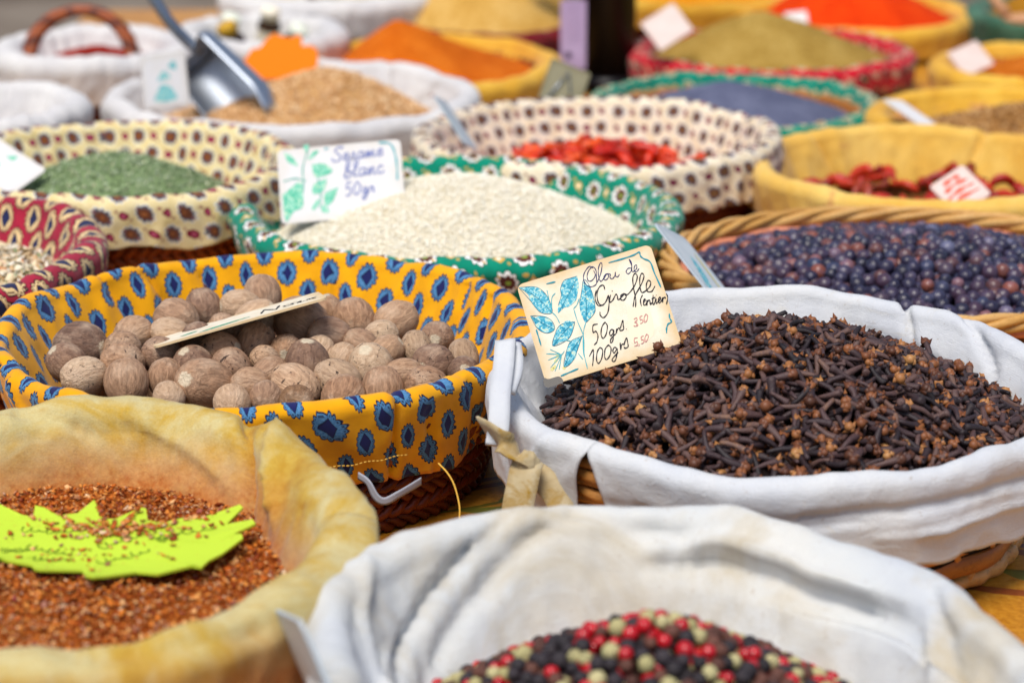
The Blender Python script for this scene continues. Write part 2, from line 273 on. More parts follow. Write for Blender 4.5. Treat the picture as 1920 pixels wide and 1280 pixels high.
def grain_mat(name, stops, attr=True, rough=.7, spec=.3, bump=0, mott=None, const=False):
    M = Mat(name, rough, spec)
    c = M.cramp(M.rnd(attr), stops, const)
    if mott: c = M.mix(M.noise(mott[0], 3, .6).ramp(mott[1], mott[2], 0, mott[4]), c, mott[3])
    M.col(c)
    if bump: M.bump(M.noise(700, 3), bump, .0008)
    return M.m
def ink(name, c, rough=.6):
    M = Mat(name, rough, .2); M.col(c); return M.m

# ------------------------------------------------------------------ object helpers
col_ = scene.collection
def mesh_data(name, V, F, mats, uv=None, smooth=True, mi=None, rnd=None):
    me = bpy.data.meshes.new(name)
    V = np.asarray(V, dtype=np.float32)
    if isinstance(F, np.ndarray):
        n, k = F.shape
        me.vertices.add(len(V)); me.vertices.foreach_set('co', V.ravel())
        me.loops.add(n*k); me.loops.foreach_set('vertex_index', F.astype(np.int32).ravel())
        me.polygons.add(n); me.polygons.foreach_set('loop_start', np.arange(0, n*k, k, dtype=np.int32))
        me.update(calc_edges=True)
    else:
        me.from_pydata([tuple(map(float, q)) for q in V], [], F)
    for m in (mats if isinstance(mats, (list, tuple)) else [mats]): me.materials.append(m)
    if smooth: me.polygons.foreach_set('use_smooth', np.ones(len(me.polygons), bool))
    if mi is not None: me.polygons.foreach_set('material_index', np.asarray(mi, dtype=np.int32))
    if uv is not None:
        l = me.uv_layers.new(name='UVMap'); vi = np.empty(len(me.loops), np.int32); me.loops.foreach_get('vertex_index', vi)
        l.data.foreach_set('uv', np.asarray(uv, dtype=np.float32)[vi].ravel())
    if rnd is not None:
        at = me.attributes.new('rnd', 'FLOAT', 'POINT'); at.data.foreach_set('value', np.asarray(rnd, dtype=np.float32))
    me.validate(); me.update(); return me
def obj(name, me, parent=None, loc=None, label=None, cat=None, group=None, kind=None, rot=None):
    o = bpy.data.objects.new(name, me); col_.objects.link(o)
    if parent: o.parent = parent
    if loc is not None: o.location = loc
    if rot is not None: o.rotation_euler = rot
    for k, v in (('label', label), ('category', cat), ('group', group), ('kind', kind)):
        if v: o[k] = v
    return o
def thing(name, label, cat, loc, group=None): return obj(name, None, None, loc, label, cat, group)
def grid_faces(nu, nv, close=True):
    """rings of nu, nv rings; index ring*nu+i"""
    i = np.arange(nu if close else nu-1); j = np.arange(nv-1)
    I, J = np.meshgrid(i, j); I2 = (I+1) % nu
    return np.stack([J*nu+I, J*nu+I2, (J+1)*nu+I2, (J+1)*nu+I], -1).reshape(-1, 4)
def tube(P, r, k=6, closed=False, flat=1.0):
    """tube along a polyline; returns verts, faces"""
    P = np.asarray(P, float); n = len(P)
    T = (np.roll(P, -1, 0)-np.roll(P, 1, 0)) if closed else np.gradient(P, axis=0)
    T /= np.linalg.norm(T, axis=1)[:, None]+1e-12
    up = np.tile([0, 0, 1.], (n, 1)); bad = np.abs(T[:, 2]) > .9; up[bad] = [0, 1, 0]
    A = np.cross(T, up); A /= np.linalg.norm(A, axis=1)[:, None]; Bn = np.cross(A, T)
    rr = np.broadcast_to(np.asarray(r, float), (n,))
    a = np.arange(k)*2*math.pi/k
    V = P[:, None]+rr[:, None, None]*(np.cos(a)[None, :, None]*A[:, None]*flat+np.sin(a)[None, :, None]*Bn[:, None])
    F = grid_faces(k, n)
    V = V.reshape(-1, 3)
    if closed:
        i = np.arange(k); F = np.vstack([F, np.stack([(n-1)*k+i, (n-1)*k+(i+1) % k, (i+1) % k, i], -1)])
    else:
        V = np.vstack([V, P[0], P[-1]]); i = np.arange(k); c0, c1 = n*k, n*k+1
        F = F.tolist()+[[c0, (q+1) % k, q] for q in range(k)]+[[c1, (n-1)*k+q, (n-1)*k+(q+1) % k] for q in range(k)]
    return V, F
def joinvf(L):
    V = []; F = []; o = 0
    for v, f in L:
        V.append(np.asarray(v, float)); F += [[q+o for q in g] for g in (f.tolist() if isinstance(f, np.ndarray) else f)]; o += len(v)
    return np.vstack(V), F
def ncs(P, n=6, closed=False):
    """Catmull-Rom through points"""
    P = [np.asarray(p, float) for p in P]
    if len(P) < 3: return np.array([P[0]+(P[-1]-P[0])*t for t in np.linspace(0, 1, n)])
    Q = [2*P[0]-P[1]]+P+[2*P[-1]-P[-2]]; o = []
    for i in range(1, len(Q)-2):
        a, b, c, d = Q[i-1:i+3]
        for t in np.linspace(0, 1, n, endpoint=False):
            o.append(.5*((2*b)+(c-a)*t+(2*a-5*b+4*c-d)*t*t+(3*b-a-3*c+d)*t**3))
    o.append(Q[-2]); return np.array(o)
def nz(x, y, z): return noise.noise(Vector((x, y, z)))
def ridge(x, y, z): return 1-2*abs(noise.noise(Vector((x, y, z))))

# ------------------------------------------------------------------ cloth liner
def cloth(parent, rx, ry, zr, mat, seed=0, depth=.06, hang=.035, roll=.0065, slope=.3, fin=(3., .003), fout=(4., .003, 14.), rim=.003,
          hem=.005, creases=(), nth=300, gather=.004, seam=None, notch=None, tuck=.1, thick=.0008, ruffle=None, extra=None, name='cloth_liner', fine=.0006, crumple=.0009):
    prof = []; slope = slope+.2
    for t in np.linspace(0, 1, 20): prof.append((-roll-slope*depth*(1-t), zr-depth+(depth-roll)*t))
    for t in np.linspace(0, math.pi, 11)[1:-1]: prof.append((-roll*math.cos(t), zr-roll+roll*math.sin(t)))
    for t in np.linspace(0, 1, 22): prof.append((roll-tuck*hang*t, zr-roll-(hang-roll)*t))
    prof = np.array(prof); seg = np.linalg.norm(np.diff(prof, axis=0), axis=1); arc = np.concatenate([[0], np.cumsum(seg)])
    top = int(np.argmax(prof[:, 1])); arc -= arc[top]
    tg = np.gradient(prof, axis=0); tg /= np.linalg.norm(tg, axis=1)[:, None]; nrm = np.stack([-tg[:, 1], tg[:, 0]], 1)   # points up / outward
    ths = seam if seam is not None else 0.
    TH = ths+np.linspace(0, 2*math.pi, nth+1)[:(None if seam is not None else -1)]
    nt_ = len(TH); Rm = (rx+ry)/2; s = seed*7.31
    V = np.zeros((len(prof), nt_, 3)); UV = np.zeros((len(prof), nt_, 2))
    aout = arc[-1]
    for i, th in enumerate(TH):
        c, sn = math.cos(th), math.sin(th)
        rw = rim*nz(2.2*c+s, 2.2*sn, .3); rz = rim*.9*nz(2.6*c, 2.6*sn+s, 4.3)+rim*.35*nz(7*c, 7*sn+s, 1.3)
        hl = 1+hem/max(hang, .01)*(nz(3*c, 3*sn, s+9)+.5*nz(11*c, 11*sn, s+3))
        gu = gather*(nz(3.3*c, 3.3*sn, s+5)+.5*nz(8*c, 8*sn, s+6))
        for j in range(len(prof)):
            a = arc[j]; p, z = prof[j]
            if a > 0: z = zr+(z-zr)*(1+(hl-1)*a/aout)
            wi = min(1, max(0, -a/.02)); wo = min(1, max(0, (a-.004)/.015)); wr = 1-max(wi, wo)
            d = (wi+.35*wr)*fin[1]*ridge(fin[0]*c+s, fin[0]*sn, a*9+s)
            d += (wo+.25*wr)*fout[1]*(.75*ridge(fout[0]*c, fout[0]*sn+s, a*fout[2])+.25*ridge(2.3*fout[0]*c, 2.3*fout[0]*sn, a*fout[2]+s))
            d += fine*nz(c*14+s, sn*14, a*90)
            d += crumple*(.3+.7*max(wi, wo))*(ridge(c*7+s, sn*7, a*34+2*nz(c*3, sn*3, s))-.4)
            if ruffle: d += ruffle[1]*(wo*min(1, a/aout*1.2)+.35*wr+.4*wi)*(.55*math.sin(ruffle[0]*th+5*nz(3*c, 3*sn, s)+a*30*nz(2*c, 2*sn, s))*(.6+.8*nz(5*c, 5*sn, s+2))+1.3*nz(ruffle[0]*.32*c, ruffle[0]*.32*sn, a*22+s))
            for (ta, aa, tb, ab, wd, dp) in creases:
                dt = math.atan2(math.sin(th-ta), math.cos(th-ta))*Rm; L = np.array([math.atan2(math.sin(tb-ta), math.cos(tb-ta))*Rm, ab-aa])
                q = np.array([dt, a-aa]); l2 = L@L; t = min(1.15, max(-.15, (q@L)/l2)); dist = q-L*t; dd = math.hypot(*dist)
                if dd < 3*wd:
                    sd_ = (dist[0]*L[1]-dist[1]*L[0])/math.sqrt(l2)
                    e = math.exp(-(dd/wd)**2)*(1 if 0 <= t <= 1 else .5)
                    d += dp*e*(1.0+.9*math.tanh(2.2*sd_/wd))
            th2 = th
            if notch and a > notch[0]:
                f = (a-notch[0])/(aout-notch[0]); wv = notch[1]*f**.6*(1-.25*f)
                d0 = th-TH[0]; d1 = TH[-1]-th
                if d0 < 1: th2 += wv*math.exp(-d0/.2)
                elif d1 < 1: th2 -= wv*math.exp(-d1/.2)*.8
            pp = p+nrm[j][0]*d+rw; zz = z+nrm[j][1]*d+rz*(1 if a > -.03 else max(0, 1+(a+.03)/.03))
            x, y = (rx+pp)*math.cos(th2), (ry+pp)*math.sin(th2)
            if extra:
                ex = extra(th, a); x += ex[0]*c; y += ex[0]*sn; zz += ex[1]
            V[j, i] = x, y, zz
            UV[j, i] = th*Rm+gu-.28*max(0, a)+.0025*nz(30*c, 30*sn, a*40), a+.003*nz(4*c+s, 4*sn, 2)
    F = grid_faces(nt_, len(prof), seam is None)
    if seam is None:      # the wrap column keeps its own uv
        V = np.concatenate([V, V[:, :1]], 1); UV = np.concatenate([UV, UV[:, :1]+[[[2*math.pi*Rm, 0]]]], 1); F = grid_faces(nt_+1, len(prof), False)
    me = mesh_data(name, V.reshape(-1, 3), F[:, ::-1].copy(), mat, UV.reshape(-1, 2))
    o = obj(name, me, parent)
    if thick:
        so = o.modifiers.new('thickness', 'SOLIDIFY'); so.thickness = thick; so.offset = -1
    return o

# ------------------------------------------------------------------ wicker walls
def shell(parent, rx, ry, zr, mat, taper=.82, name='wicker_wall', inset=.001):
    V = []; n = 72
    for (k, z, q, e) in ((0, .001, taper, 0), (1, .001, taper, 0), (1, zr-.01, 1, 0), (1, zr-.01, 1, .0012), (1, .0025, taper, .0012), (0, .0025, taper, 0)):
        for i in range(n):
            a = i*2*math.pi/n; V.append(((rx*q-inset-e)*k*math.cos(a), (ry*q-inset-e)*k*math.sin(a), z))
    return obj(name, mesh_data(name, V, grid_faces(n, 6), mat), parent)
def coils(wall, rx, ry, zr, mat, n=7, taper=.82, r=.0032, pitch=64, k=5, seg=260, joined=False, name='coil'):
    """stacked rings of two-strand twisted rope, the twist turning the other way on every second row"""
    parts = []
    h = (zr-.01)/n
    for j in range(n):
        z = .0045+h*j; q = taper+(1-taper)*z/zr; two = []
        for s in (0, math.pi):
            t = np.linspace(0, 2*math.pi, seg, endpoint=False); tw = t*pitch*(1 if j % 2 else -1)+s
            rad = .5*r*np.cos(tw)-.0012; zz = z+.8*r*np.sin(tw)
            P = np.stack([(rx*q+rad)*np.cos(t), (ry*q+rad)*np.sin(t), zz], 1)
            two.append(tube(P, r*(.82+.1*np.sin(t*17+j)), k, True))
        parts.append(joinvf(two))
    if joined: return obj('woven_rows', mesh_data('woven_rows', *joinvf(parts), mat), wall)
    for p in parts: obj(name, mesh_data(name, *p, mat), wall)

# ------------------------------------------------------------------ heaps
class Heap:
    def __init__(s, cx, cy, rx, ry, zc, ze, off=(0, 0), p=1.5, wob=.0015, seed=0):
        s.c = (cx, cy); s.rx, s.ry, s.zc, s.ze, s.off, s.p, s.wob, s.seed = rx, ry, zc, ze, off, p, wob, seed
    def z(s, x, y):       # local
        # peak offset: shift fades towards the wall
        r0 = math.hypot(x/s.rx, y/s.ry); k = max(0, 1-r0)
        r = math.hypot((x-s.off[0]*min(1, k*1.6))/s.rx, (y-s.off[1]*min(1, k*1.6))/s.ry)
        f = max(0, 1-math.sqrt(r*r+.012))**1.0; f = (1-r**s.p) if r < 1 else 0
        soft = (s.zc-s.ze)*f
        return s.ze+soft+s.wob*nz(x*45+s.seed, y*45, 2.2)+s.wob*.6*nz(x*140, y*140+s.seed, 5)
    def mesh(s, name, mat, dz=0., n=90, m=36):
        V = []; 
        for j in range(m+1):
            r = (j/m)**.9
            for i in range(n):
                a = i*2*math.pi/n; x, y = s.rx*r*math.cos(a), s.ry*r*math.sin(a); V.append((x, y, s.z(x, y)+dz))
        for i in range(n):
            a = i*2*math.pi/n; V.append((s.rx*.9*math.cos(a), s.ry*.9*math.sin(a), .012))
        return mesh_data(name, V, grid_faces(n, m+2)[:, ::-1].copy(), mat)
    def points(s, N, dz=(0, 0), lim=.97, sel=None, mind=0):
        out = []; tries = 0; cell = {}
        while len(out) < N and tries < N*40:
            tries += 1
            a = random.random()*2*math.pi; r = math.sqrt(random.random())*lim
            x, y = s.rx*r*math.cos(a), s.ry*r*math.sin(a)
            if sel and not sel(x+s.c[0], y+s.c[1]): continue
            if mind:
                k = (int(x//mind), int(y//mind)); ok = True
                for dx in (-1, 0, 1):
                    for dy in (-1, 0, 1):
                        for q in cell.get((k[0]+dx, k[1]+dy), ()):
                            if (q[0]-x)**2+(q[1]-y)**2 < mind*mind: ok = False
                if not ok: continue
                cell.setdefault(k, []).append((x, y))
            e = .004; h = s.z(x, y); nx, ny = -(s.z(x+e, y)-h)/e, -(s.z(x, y+e)-h)/e
            nv = Vector((nx, ny, 1)).normalized()
            out.append((Vector((x, y, h+random.uniform(*dz))), nv))
        return out
def rand_frame(nv, tilt=.3):
    """rotation whose x axis lies roughly in the surface"""
    a = random.random()*6.2832; t = Vector((math.cos(a), math.sin(a), 0)); x = (t-nv*t.dot(nv)).normalized()
    x = (x+nv*random.gauss(0, tilt)).normalized(); y = nv.cross(x).normalized(); z = x.cross(y)
    s = random.random()*6.2832
    y2 = y*math.cos(s)+z*math.sin(s); z2 = x.cross(y2)
    return np.array([x, y2, z2]).T
def flat_frame(nv, tilt=.35):
    n2 = (nv+Vector((random.gauss(0, tilt), random.gauss(0, tilt), random.gauss(0, tilt*.3)))).normalized()
    a = random.random()*6.2832; t = Vector((math.cos(a), math.sin(a), .1)); x = (t-n2*t.dot(n2)).normalized(); y = n2.cross(x)
    return np.array([x, y, n2]).T
def scatter(name, temps, pts, size, mat, frame=rand_frame, mi=None, tilt=.3, **kw):
    """many grains in one mesh"""
    Vs = []; Fs = []; Rn = []; MI = []; o = 0
    for P, nv in pts:
        ti = random.randrange(len(temps)); v, f = temps[ti][:2]
        s = random.uniform(*size); Vs.append((v*s)@frame(nv, tilt).T+np.array(P)); Fs.append(f+o); o += len(v)
        Rn.append(np.full(len(v), random.random()))
        if len(temps[ti]) > 2: MI.append(temps[ti][2])
    return mesh_data(name, np.vstack(Vs), np.vstack(Fs), mat, mi=np.concatenate(MI) if MI else None, rnd=np.concatenate(Rn), **kw)
def sphere_vf(nu=10, nv=7, sx=1., sy=1., sz=1.):
    V = [(0, 0, -sz)]; 
    for j in range(1, nv):
        b = -math.pi/2+math.pi*j/nv
        for i in range(nu):
            a = 2*math.pi*i/nu; V.append((sx*math.cos(b)*math.cos(a), sy*math.cos(b)*math.sin(a), sz*math.sin(b)))
    V.append((0, 0, sz)); F = []; last = len(V)-1
    for i in range(nu): F.append([0, 1+(i+1) % nu, 1+i])
    for j in range(nv-2):
        for i in range(nu):
            a, b = 1+j*nu+i, 1+j*nu+(i+1) % nu; F.append([a, b, b+nu]); F.append([a, b+nu, a+nu])
    for i in range(nu): F.append([last, 1+(nv-2)*nu+i, 1+(nv-2)*nu+(i+1) % nu])
    return np.array(V), np.array(F)
def chip_vf(seed, w=.6, curl=.25, th=.12):
    """an irregular curled flake"""
    rr = random.Random(seed); n = 6; V = []
    for s in (1, -1):
        for i in range(n):
            a = 2*math.pi*i/n; r = rr.uniform(.6, 1.05); x, y = r*math.cos(a), w*r*math.sin(a)
            V.append((x, y, curl*(x*x-.4)+s*th*.5+rr.uniform(-.05, .05)))
    F = [[0, i, i+1] for i in range(1, n-1)]+[[n, n+i+1, n+i] for i in range(1, n-1)]
    for i in range(n): F += [[i, n+i, n+(i+1) % n], [i, n+(i+1) % n, (i+1) % n]]
    return np.array(V), np.array(F)

# ------------------------------------------------------------------ cards
def card_frame(C): return Matrix((( C[1][0], C[2][0], 0, C[0][0]), (C[1][1], C[2][1], 0, C[0][1]), (C[1][2], C[2][2], 0, C[0][2]), (0, 0, 0, 1)))
def make_card(C, mat, label, cat='price card', name='price_card', rad=.004, th=.0012, bow=.0, group=None):
    w, h = C[3], C[4]; xa, ya = Vector(C[1]), Vector(C[2]); za = xa.cross(ya)
    M = Matrix((xa, ya, za)).transposed().to_4x4(); M.translation = Vector(C[0])
    P = []
    for cx, cy, a0 in ((w-rad, h-rad, 0), (rad, h-rad, 90), (rad, rad, 180), (w-rad, rad, 270)):
        for a in np.linspace(0, 90, 6): P.append((cx+rad*math.cos(R(a0+a)), cy+rad*math.sin(R(a0+a))))
    n = len(P); V = [(x, y, 0) for x, y in P]+[(x, y, -th) for x, y in P]
    F = [list(range(n)), list(range(2*n-1, n-1, -1))]+[[i, n+i, n+(i+1) % n, (i+1) % n] for i in range(n)]
    o = obj(name, mesh_data(name, V, F, mat, smooth=False, uv=[(x/w, y/h) for x, y, _ in V]), None, None, label, cat, group)
    o.matrix_world = M; return o
def ribbons(name, lines, hw, mat, parent, z=.0003, n=6, vary=.25, scale=1e-4):
    L = []; r0 = random.Random(len(lines))
    for li in lines:
        P = ncs([(q[0]*scale, q[1]*scale) for q in li], n); T = np.gradient(P, axis=0); T /= np.linalg.norm(T, axis=1)[:, None]+1e-9
        N = np.stack([-T[:, 1], T[:, 0]], 1); ph = r0.random()*6
        wv = hw*(1+vary*np.sin(np.arange(len(P))*.9+ph)); wv[0] *= .6; wv[-1] *= .5
        z_ = z+r0.random()*.00008
        V = np.vstack([np.c_[P+N*wv[:, None], np.full(len(P), z_)], np.c_[P-N*wv[:, None], np.full(len(P), z_)]]); k = len(P)
        F = [[i, i+1, k+i+1, k+i] for i in range(k-1)]; L.append((V, [f[::-1] for f in F]))
    return obj(name, mesh_data(name, *joinvf(L), mat, smooth=False), parent)
def leaf_shapes(name, polys, mat, parent, z=.00015, scale=1e-4):
    L = []
    for i, p in enumerate(polys):
        P = ncs([(q[0]*scale, q[1]*scale) for q in p+[p[0]]], 4)[:-1]; c = P.mean(0); k = len(P)
        V = [(c[0], c[1], z)]+[(x, y, z) for x, y in P]; F = [[0, 1+j, 1+(j+1) % k] for j in range(k)]
        L.append((V, F))
    return obj(name, mesh_data(name, *joinvf(L), mat, smooth=False), parent)
GLYPH = {'S': ([(.75, .85), (.5, 1), (.25, .8), (.45, .55), (.7, .3), (.5, .02), (.15, .12), (.1, .3)], .8), 'N': ([(.1, 0), (.15, .95), (.2, .9), (.6, .05), (.65, .1), (.7, 1)], .85),
 'e': ([(.05, .22), (.35, .3), (.38, .45), (.2, .5), (.08, .25), (.2, .02), (.5, .15)], .5), 's': ([(0, .1), (.25, .5), (.3, .3), (.35, .1), (.1, .02), (.5, .12)], .5),
 'a': ([(.4, .45), (.15, .48), (.05, .2), (.2, .02), (.4, .3), (.42, .48), (.42, .08), (.58, .12)], .58), 'm': ([(0, .1), (.08, .48), (.1, .02), (.25, .48), (.32, .02), (.48, .48), (.55, .05), (.7, .12)], .7),
 'b': ([(0, .1), (.3, .8), (.22, 1), (.12, .8), (.12, .05), (.3, .02), (.4, .25), (.25, .4), (.5, .35)], .5), 'l': ([(0, .1), (.28, .8), (.2, 1), (.1, .8), (.15, .1), (.35, .1)], .35),
 'n': ([(0, .1), (.08, .48), (.1, .02), (.28, .48), (.36, .05), (.5, .12)], .5), 'c': ([(.38, .42), (.2, .5), (.06, .25), (.2, .02), (.48, .14)], .48),
 'o': ([(.25, .5), (.06, .28), (.2, .02), (.4, .2), (.3, .48), (.55, .42)], .55), 'i': ([(0, .1), (.1, .48), (.12, .08), (.3, .12)], .3), 'x': ([(.02, .45), (.2, .25), (.38, .02), (.2, .25), (.02, .02), (.2, .25), (.4, .48)], .45),
 'g': ([(.4, .42), (.18, .48), (.06, .22), (.22, .05), (.4, .4), (.4, -.2), (.22, -.42), (.12, -.25), (.55, .12)], .55), 'r': ([(0, .1), (.08, .5), (.12, .42), (.3, .46), (.3, .1), (.45, .12)], .45),
 '5': ([(.45, 1), (.12, .97), (.1, .58), (.35, .6), (.45, .3), (.3, .02), (.05, .08)], .6), '0': ([(.28, 1), (.08, .7), (.08, .25), (.28, 0), (.48, .3), (.48, .7), (.26, 1)], .65), ' ': (None, .4)}
def script_text(t, x, y, size, slope=0.):
    out = []; px = 0
    for ch in t:
        g, adv = GLYPH[ch]
        if g: out.append([((x+(px+q[0]+.15*q[1])*size), (y+q[1]*size+slope*(px+q[0])*size)) for q in g])
        px += adv
    return out
def strip(P, width, side=(1, 0, 0), n=6, th=.0006, twist=0.):
    """flat band through points, width across `side`"""
    P = ncs(P, n); k = len(P); S = np.asarray(side, float)
    T = np.gradient(P, axis=0); T /= np.linalg.norm(T, axis=1)[:, None]+1e-9
    V = []
    W_ = np.broadcast_to(np.asarray(width, float), (k,))
    for i in range(k):
        s = S-T[i]*(S@T[i]); s /= np.linalg.norm(s); nn = np.cross(s, T[i])
        a = twist*i/(k-1); s = s*math.cos(a)+nn*math.sin(a); nn = np.cross(s, T[i])
        for q, u in ((-1, 1), (-.4, 1.25), (.4, .85), (1, 1), (1, -1), (.4, -1.15), (-.4, -.75), (-1, -1)): V.append(P[i]+s*q*W_[i]/2+nn*th*u)
    F = grid_faces(8, k).tolist()+[[7, 6, 5, 4, 3, 2, 1, 0], [(k-1)*8+q for q in range(8)]]
    return np.array(V), F
# ------------------------------------------------------------------ material set
F_YELLOW = fabric_medallion('printed_yellow_cotton', '#f0a908', '#e09a0a', '#356797', '#5b90ba', '#161d3c', '#1d2258', cw=.0275, ch=.0272, a=.0052, b=.0079)
F_RED = fabric_medallion('printed_red_cotton', '#a8243c', '#8f1a33', '#e6cfa2', '#d9b679', '#3a1620', '#232a4e', cw=.026, ch=.034, a=.0072, b=.0098)
F_CREAM = fabric_flowers('printed_cream_cotton', '#e4d4a4', '#d6bf80', '#56565c', '#e0e0dc', '#6a3a22', '#9a5a2c', '#7d1c34', '#b4506a', cw=.027, ch=.0285, a=.0062, pet=10)
F_CREAM2 = fabric_flowers('printed_ivory_cotton', '#e8dcc4', '#dcc9a2', '#4a4856', '#e4e2de', '#6b4426', '#7b5a34', '#6f1c3a', '#8a3050', cw=.026, ch=.0285, a=.0058, pet=10)
F_TEAL = fabric_flowers('printed_teal_cotton', '#048a6c', '#037a61', '#f2f0ea', '#06604f', '#5a2a22', '#8aa83c', '#d8a748', '#f4ecd8', cw=.033, ch=.033, a=.0078, pet=9, sq=True)
F_TEAL2 = fabric_flowers('printed_green_cotton', '#0a8a70', '#0a6a54', '#c9c8a4', '#0a5a48', '#8a6a4a', '#a8a848', '#cfc08a', '#efe6c8', cw=.033, ch=.035, a=.0062, pet=8, sq=True)
F_CRIMSON = fabric_flowers('printed_crimson_cotton', '#d01028', '#b80a20', '#c03a44', '#7a0a1c', '#4a3a2a', '#c8b878', '#c8c0a0', '#7a8a5a', cw=.03, ch=.034, a=.0075, pet=8)
F_DARKRED = fabric_flowers('printed_dark_red_cotton', '#7a1018', '#5a0c14', '#a8303a', '#2a080c', '#2a1410', '#a86a3a', '#3a0a10', '#8a2a2a', cw=.03, ch=.034, a=.0075, pet=8)
F_WHITE = fabric_plain('white_cotton', [(.3, '#c2c5cb'), (.5, '#cdcfd1'), (.7, '#d7d6d2')], 18, ('#c8bb9c', .6, .8, 22), .32)
F_WHITE2 = fabric_plain('soiled_white_cotton', [(.3, '#bfc3c8'), (.5, '#caccca'), (.7, '#d4d1c8')], 12, ('#b3a27e', .5, .8, 13), .24)
F_WHITE3 = fabric_plain('white_linen', [(.3, '#c6c4c4'), (.5, '#d4d1ce'), (.7, '#dedbd6')], 20, None, .3)
F_MUSTARD = fabric_plain('mustard_cotton', [(.3, '#d69d30'), (.5, '#e2b34c'), (.7, '#eac468')], 16, ('#b0403a', .66, .78, 16), .3)
F_MUSTARD2 = fabric_plain('golden_cotton', [(.3, '#cc8c14'), (.5, '#dca424'), (.7, '#e8b840')], 16, None, .3)
def stained():
    M = Mat('turmeric_stained_canvas', .93, .1, sheen=.15)
    n = M.noise(13, 6, .68, dist=.8)*.8+M.noise(55, 5, .7)*.2; c = M.cramp(n, [(.34, '#ab7a14'), (.45, '#c09e42'), (.57, '#c9bb86'), (.72, '#b98f30')])
    _, v, _ = M.uv(); x, y, z = M.uv('Object')
    dust = (z+M.noise(30, 5, .65)*.026).ramp(.096, .07)*M.noise(60, 5, .7).ramp(.25, .6, .6, 1)
    c = M.mix(dust, c, M.mix(M.noise(350, 4, .7).ramp(.3, .7), '#a5521c', '#c98a4c'))
    c = M.mix(M.noise(1300, 2).ramp(.35, .7, 0, .22), c, '#7a5a2a'); M.col(c); M.bump(M.noise(30, 6, .65, dist=1.2)*.9+M.noise(1100, 2)*.3, .5, .0022); return M.m
F_STAIN = stained()
WICK_DARK = wicker_mat('dark_seagrass', [(.0, '#3c1808'), (.4, '#742f12'), (.7, '#a04e1e'), (1, '#c8783a')], .42)
WICK_HONEY = wicker_mat('honey_willow', [(.0, '#5c3210'), (.4, '#a8682a'), (.7, '#c98c48'), (1, '#deb070')], .45)
WICK_PALE = wicker_mat('pale_willow', [(.0, '#8a5c28'), (.4, '#c8964e'), (.7, '#dcb478'), (1, '#eacb98')], .45)
WICK_RED = wicker_mat('red_stained_willow', [(.0, '#a8502c'), (.5, '#d88a68'), (1, '#e8b098')], .45)
WALL_DARK = ink('dark_basket_core', '#4a2410', .8); WALL_HONEY = ink('honey_basket_core', '#7a4a20', .8)
INK_BL = ink('blue_pen', '#23265c'); INK_BK = ink('black_pen', '#171320'); INK_PK = ink('pink_print', '#c98d86'); INK_TL = ink('teal_pen', '#128a9a'); INK_ST = ink('pale_teal_pen', '#4aa9b2')
INK_GR = ink('dark_green_pen', '#55741c'); INK_FADE = ink('faded_blue_pen', '#7a84b8'); INK_RD = ink('red_pen', '#d8604a')
def painted_leaf(name, a, b, c):
    M = Mat(name, .6, .2); n = M.noise(420, 4, .6, dist=1.2)
    M.col(M.cramp(n, [(.34, a), (.5, b), (.58, c), (.66, '#d9dca8')])); return M.m
LEAF_BLUE = painted_leaf('blue_leaf_paint', '#1482a2', '#55b2c4', '#a8d6d8'); LEAF_GREEN = painted_leaf('green_leaf_paint', '#2aa883', '#6cc8a6', '#b4e0d0')
def card_mat(name, base, aged, strength=.8):
    M = Mat(name, .55, .3); u, v, _ = M.uv()
    e = (u.min(1-u)*1.3).min(v.min(1-v)); n = M.noise(70, 5, .65)
    c = M.mix((e*-1+.16+n*.1).ramp(.06, .2, 0, strength), base, aged)
    c = M.mix(M.noise(900, 3, .7).ramp(.66, .76, 0, .5), c, '#8a6a3a')
    c = M.mix(n.ramp(.42, .75, 0, .4), c, aged)
    M.col(c); M.bump(M.noise(260, 4), .12, .0005); return M.m
CARD_OLD = card_mat('aged_cream_card', '#eae1cb', '#cfa862', .6); CARD_WHITE = card_mat('white_card', '#dedcdc', '#d2c9b8', .4); CARD_PINK = card_mat('pink_white_card', '#dccdc4', '#d0a898', .5)
CARD_GREY = card_mat('grey_card_back', '#8a8468', '#6a6244', .6); CARD_PALE = card_mat('pale_blue_card', '#c8d0d4', '#a8b4bc', .6); LILAC = card_mat('lilac_paper', '#c3aed2', '#a892ba', .5)
METAL = Mat('brushed_steel', .5, .5, metal=1.).col('#b4bcc6').m; METAL_D = Mat('bent_tin', .4, .5, metal=1.).col('#8e97a4').m
BLACK = ink('black_paint', '#141114', .35)

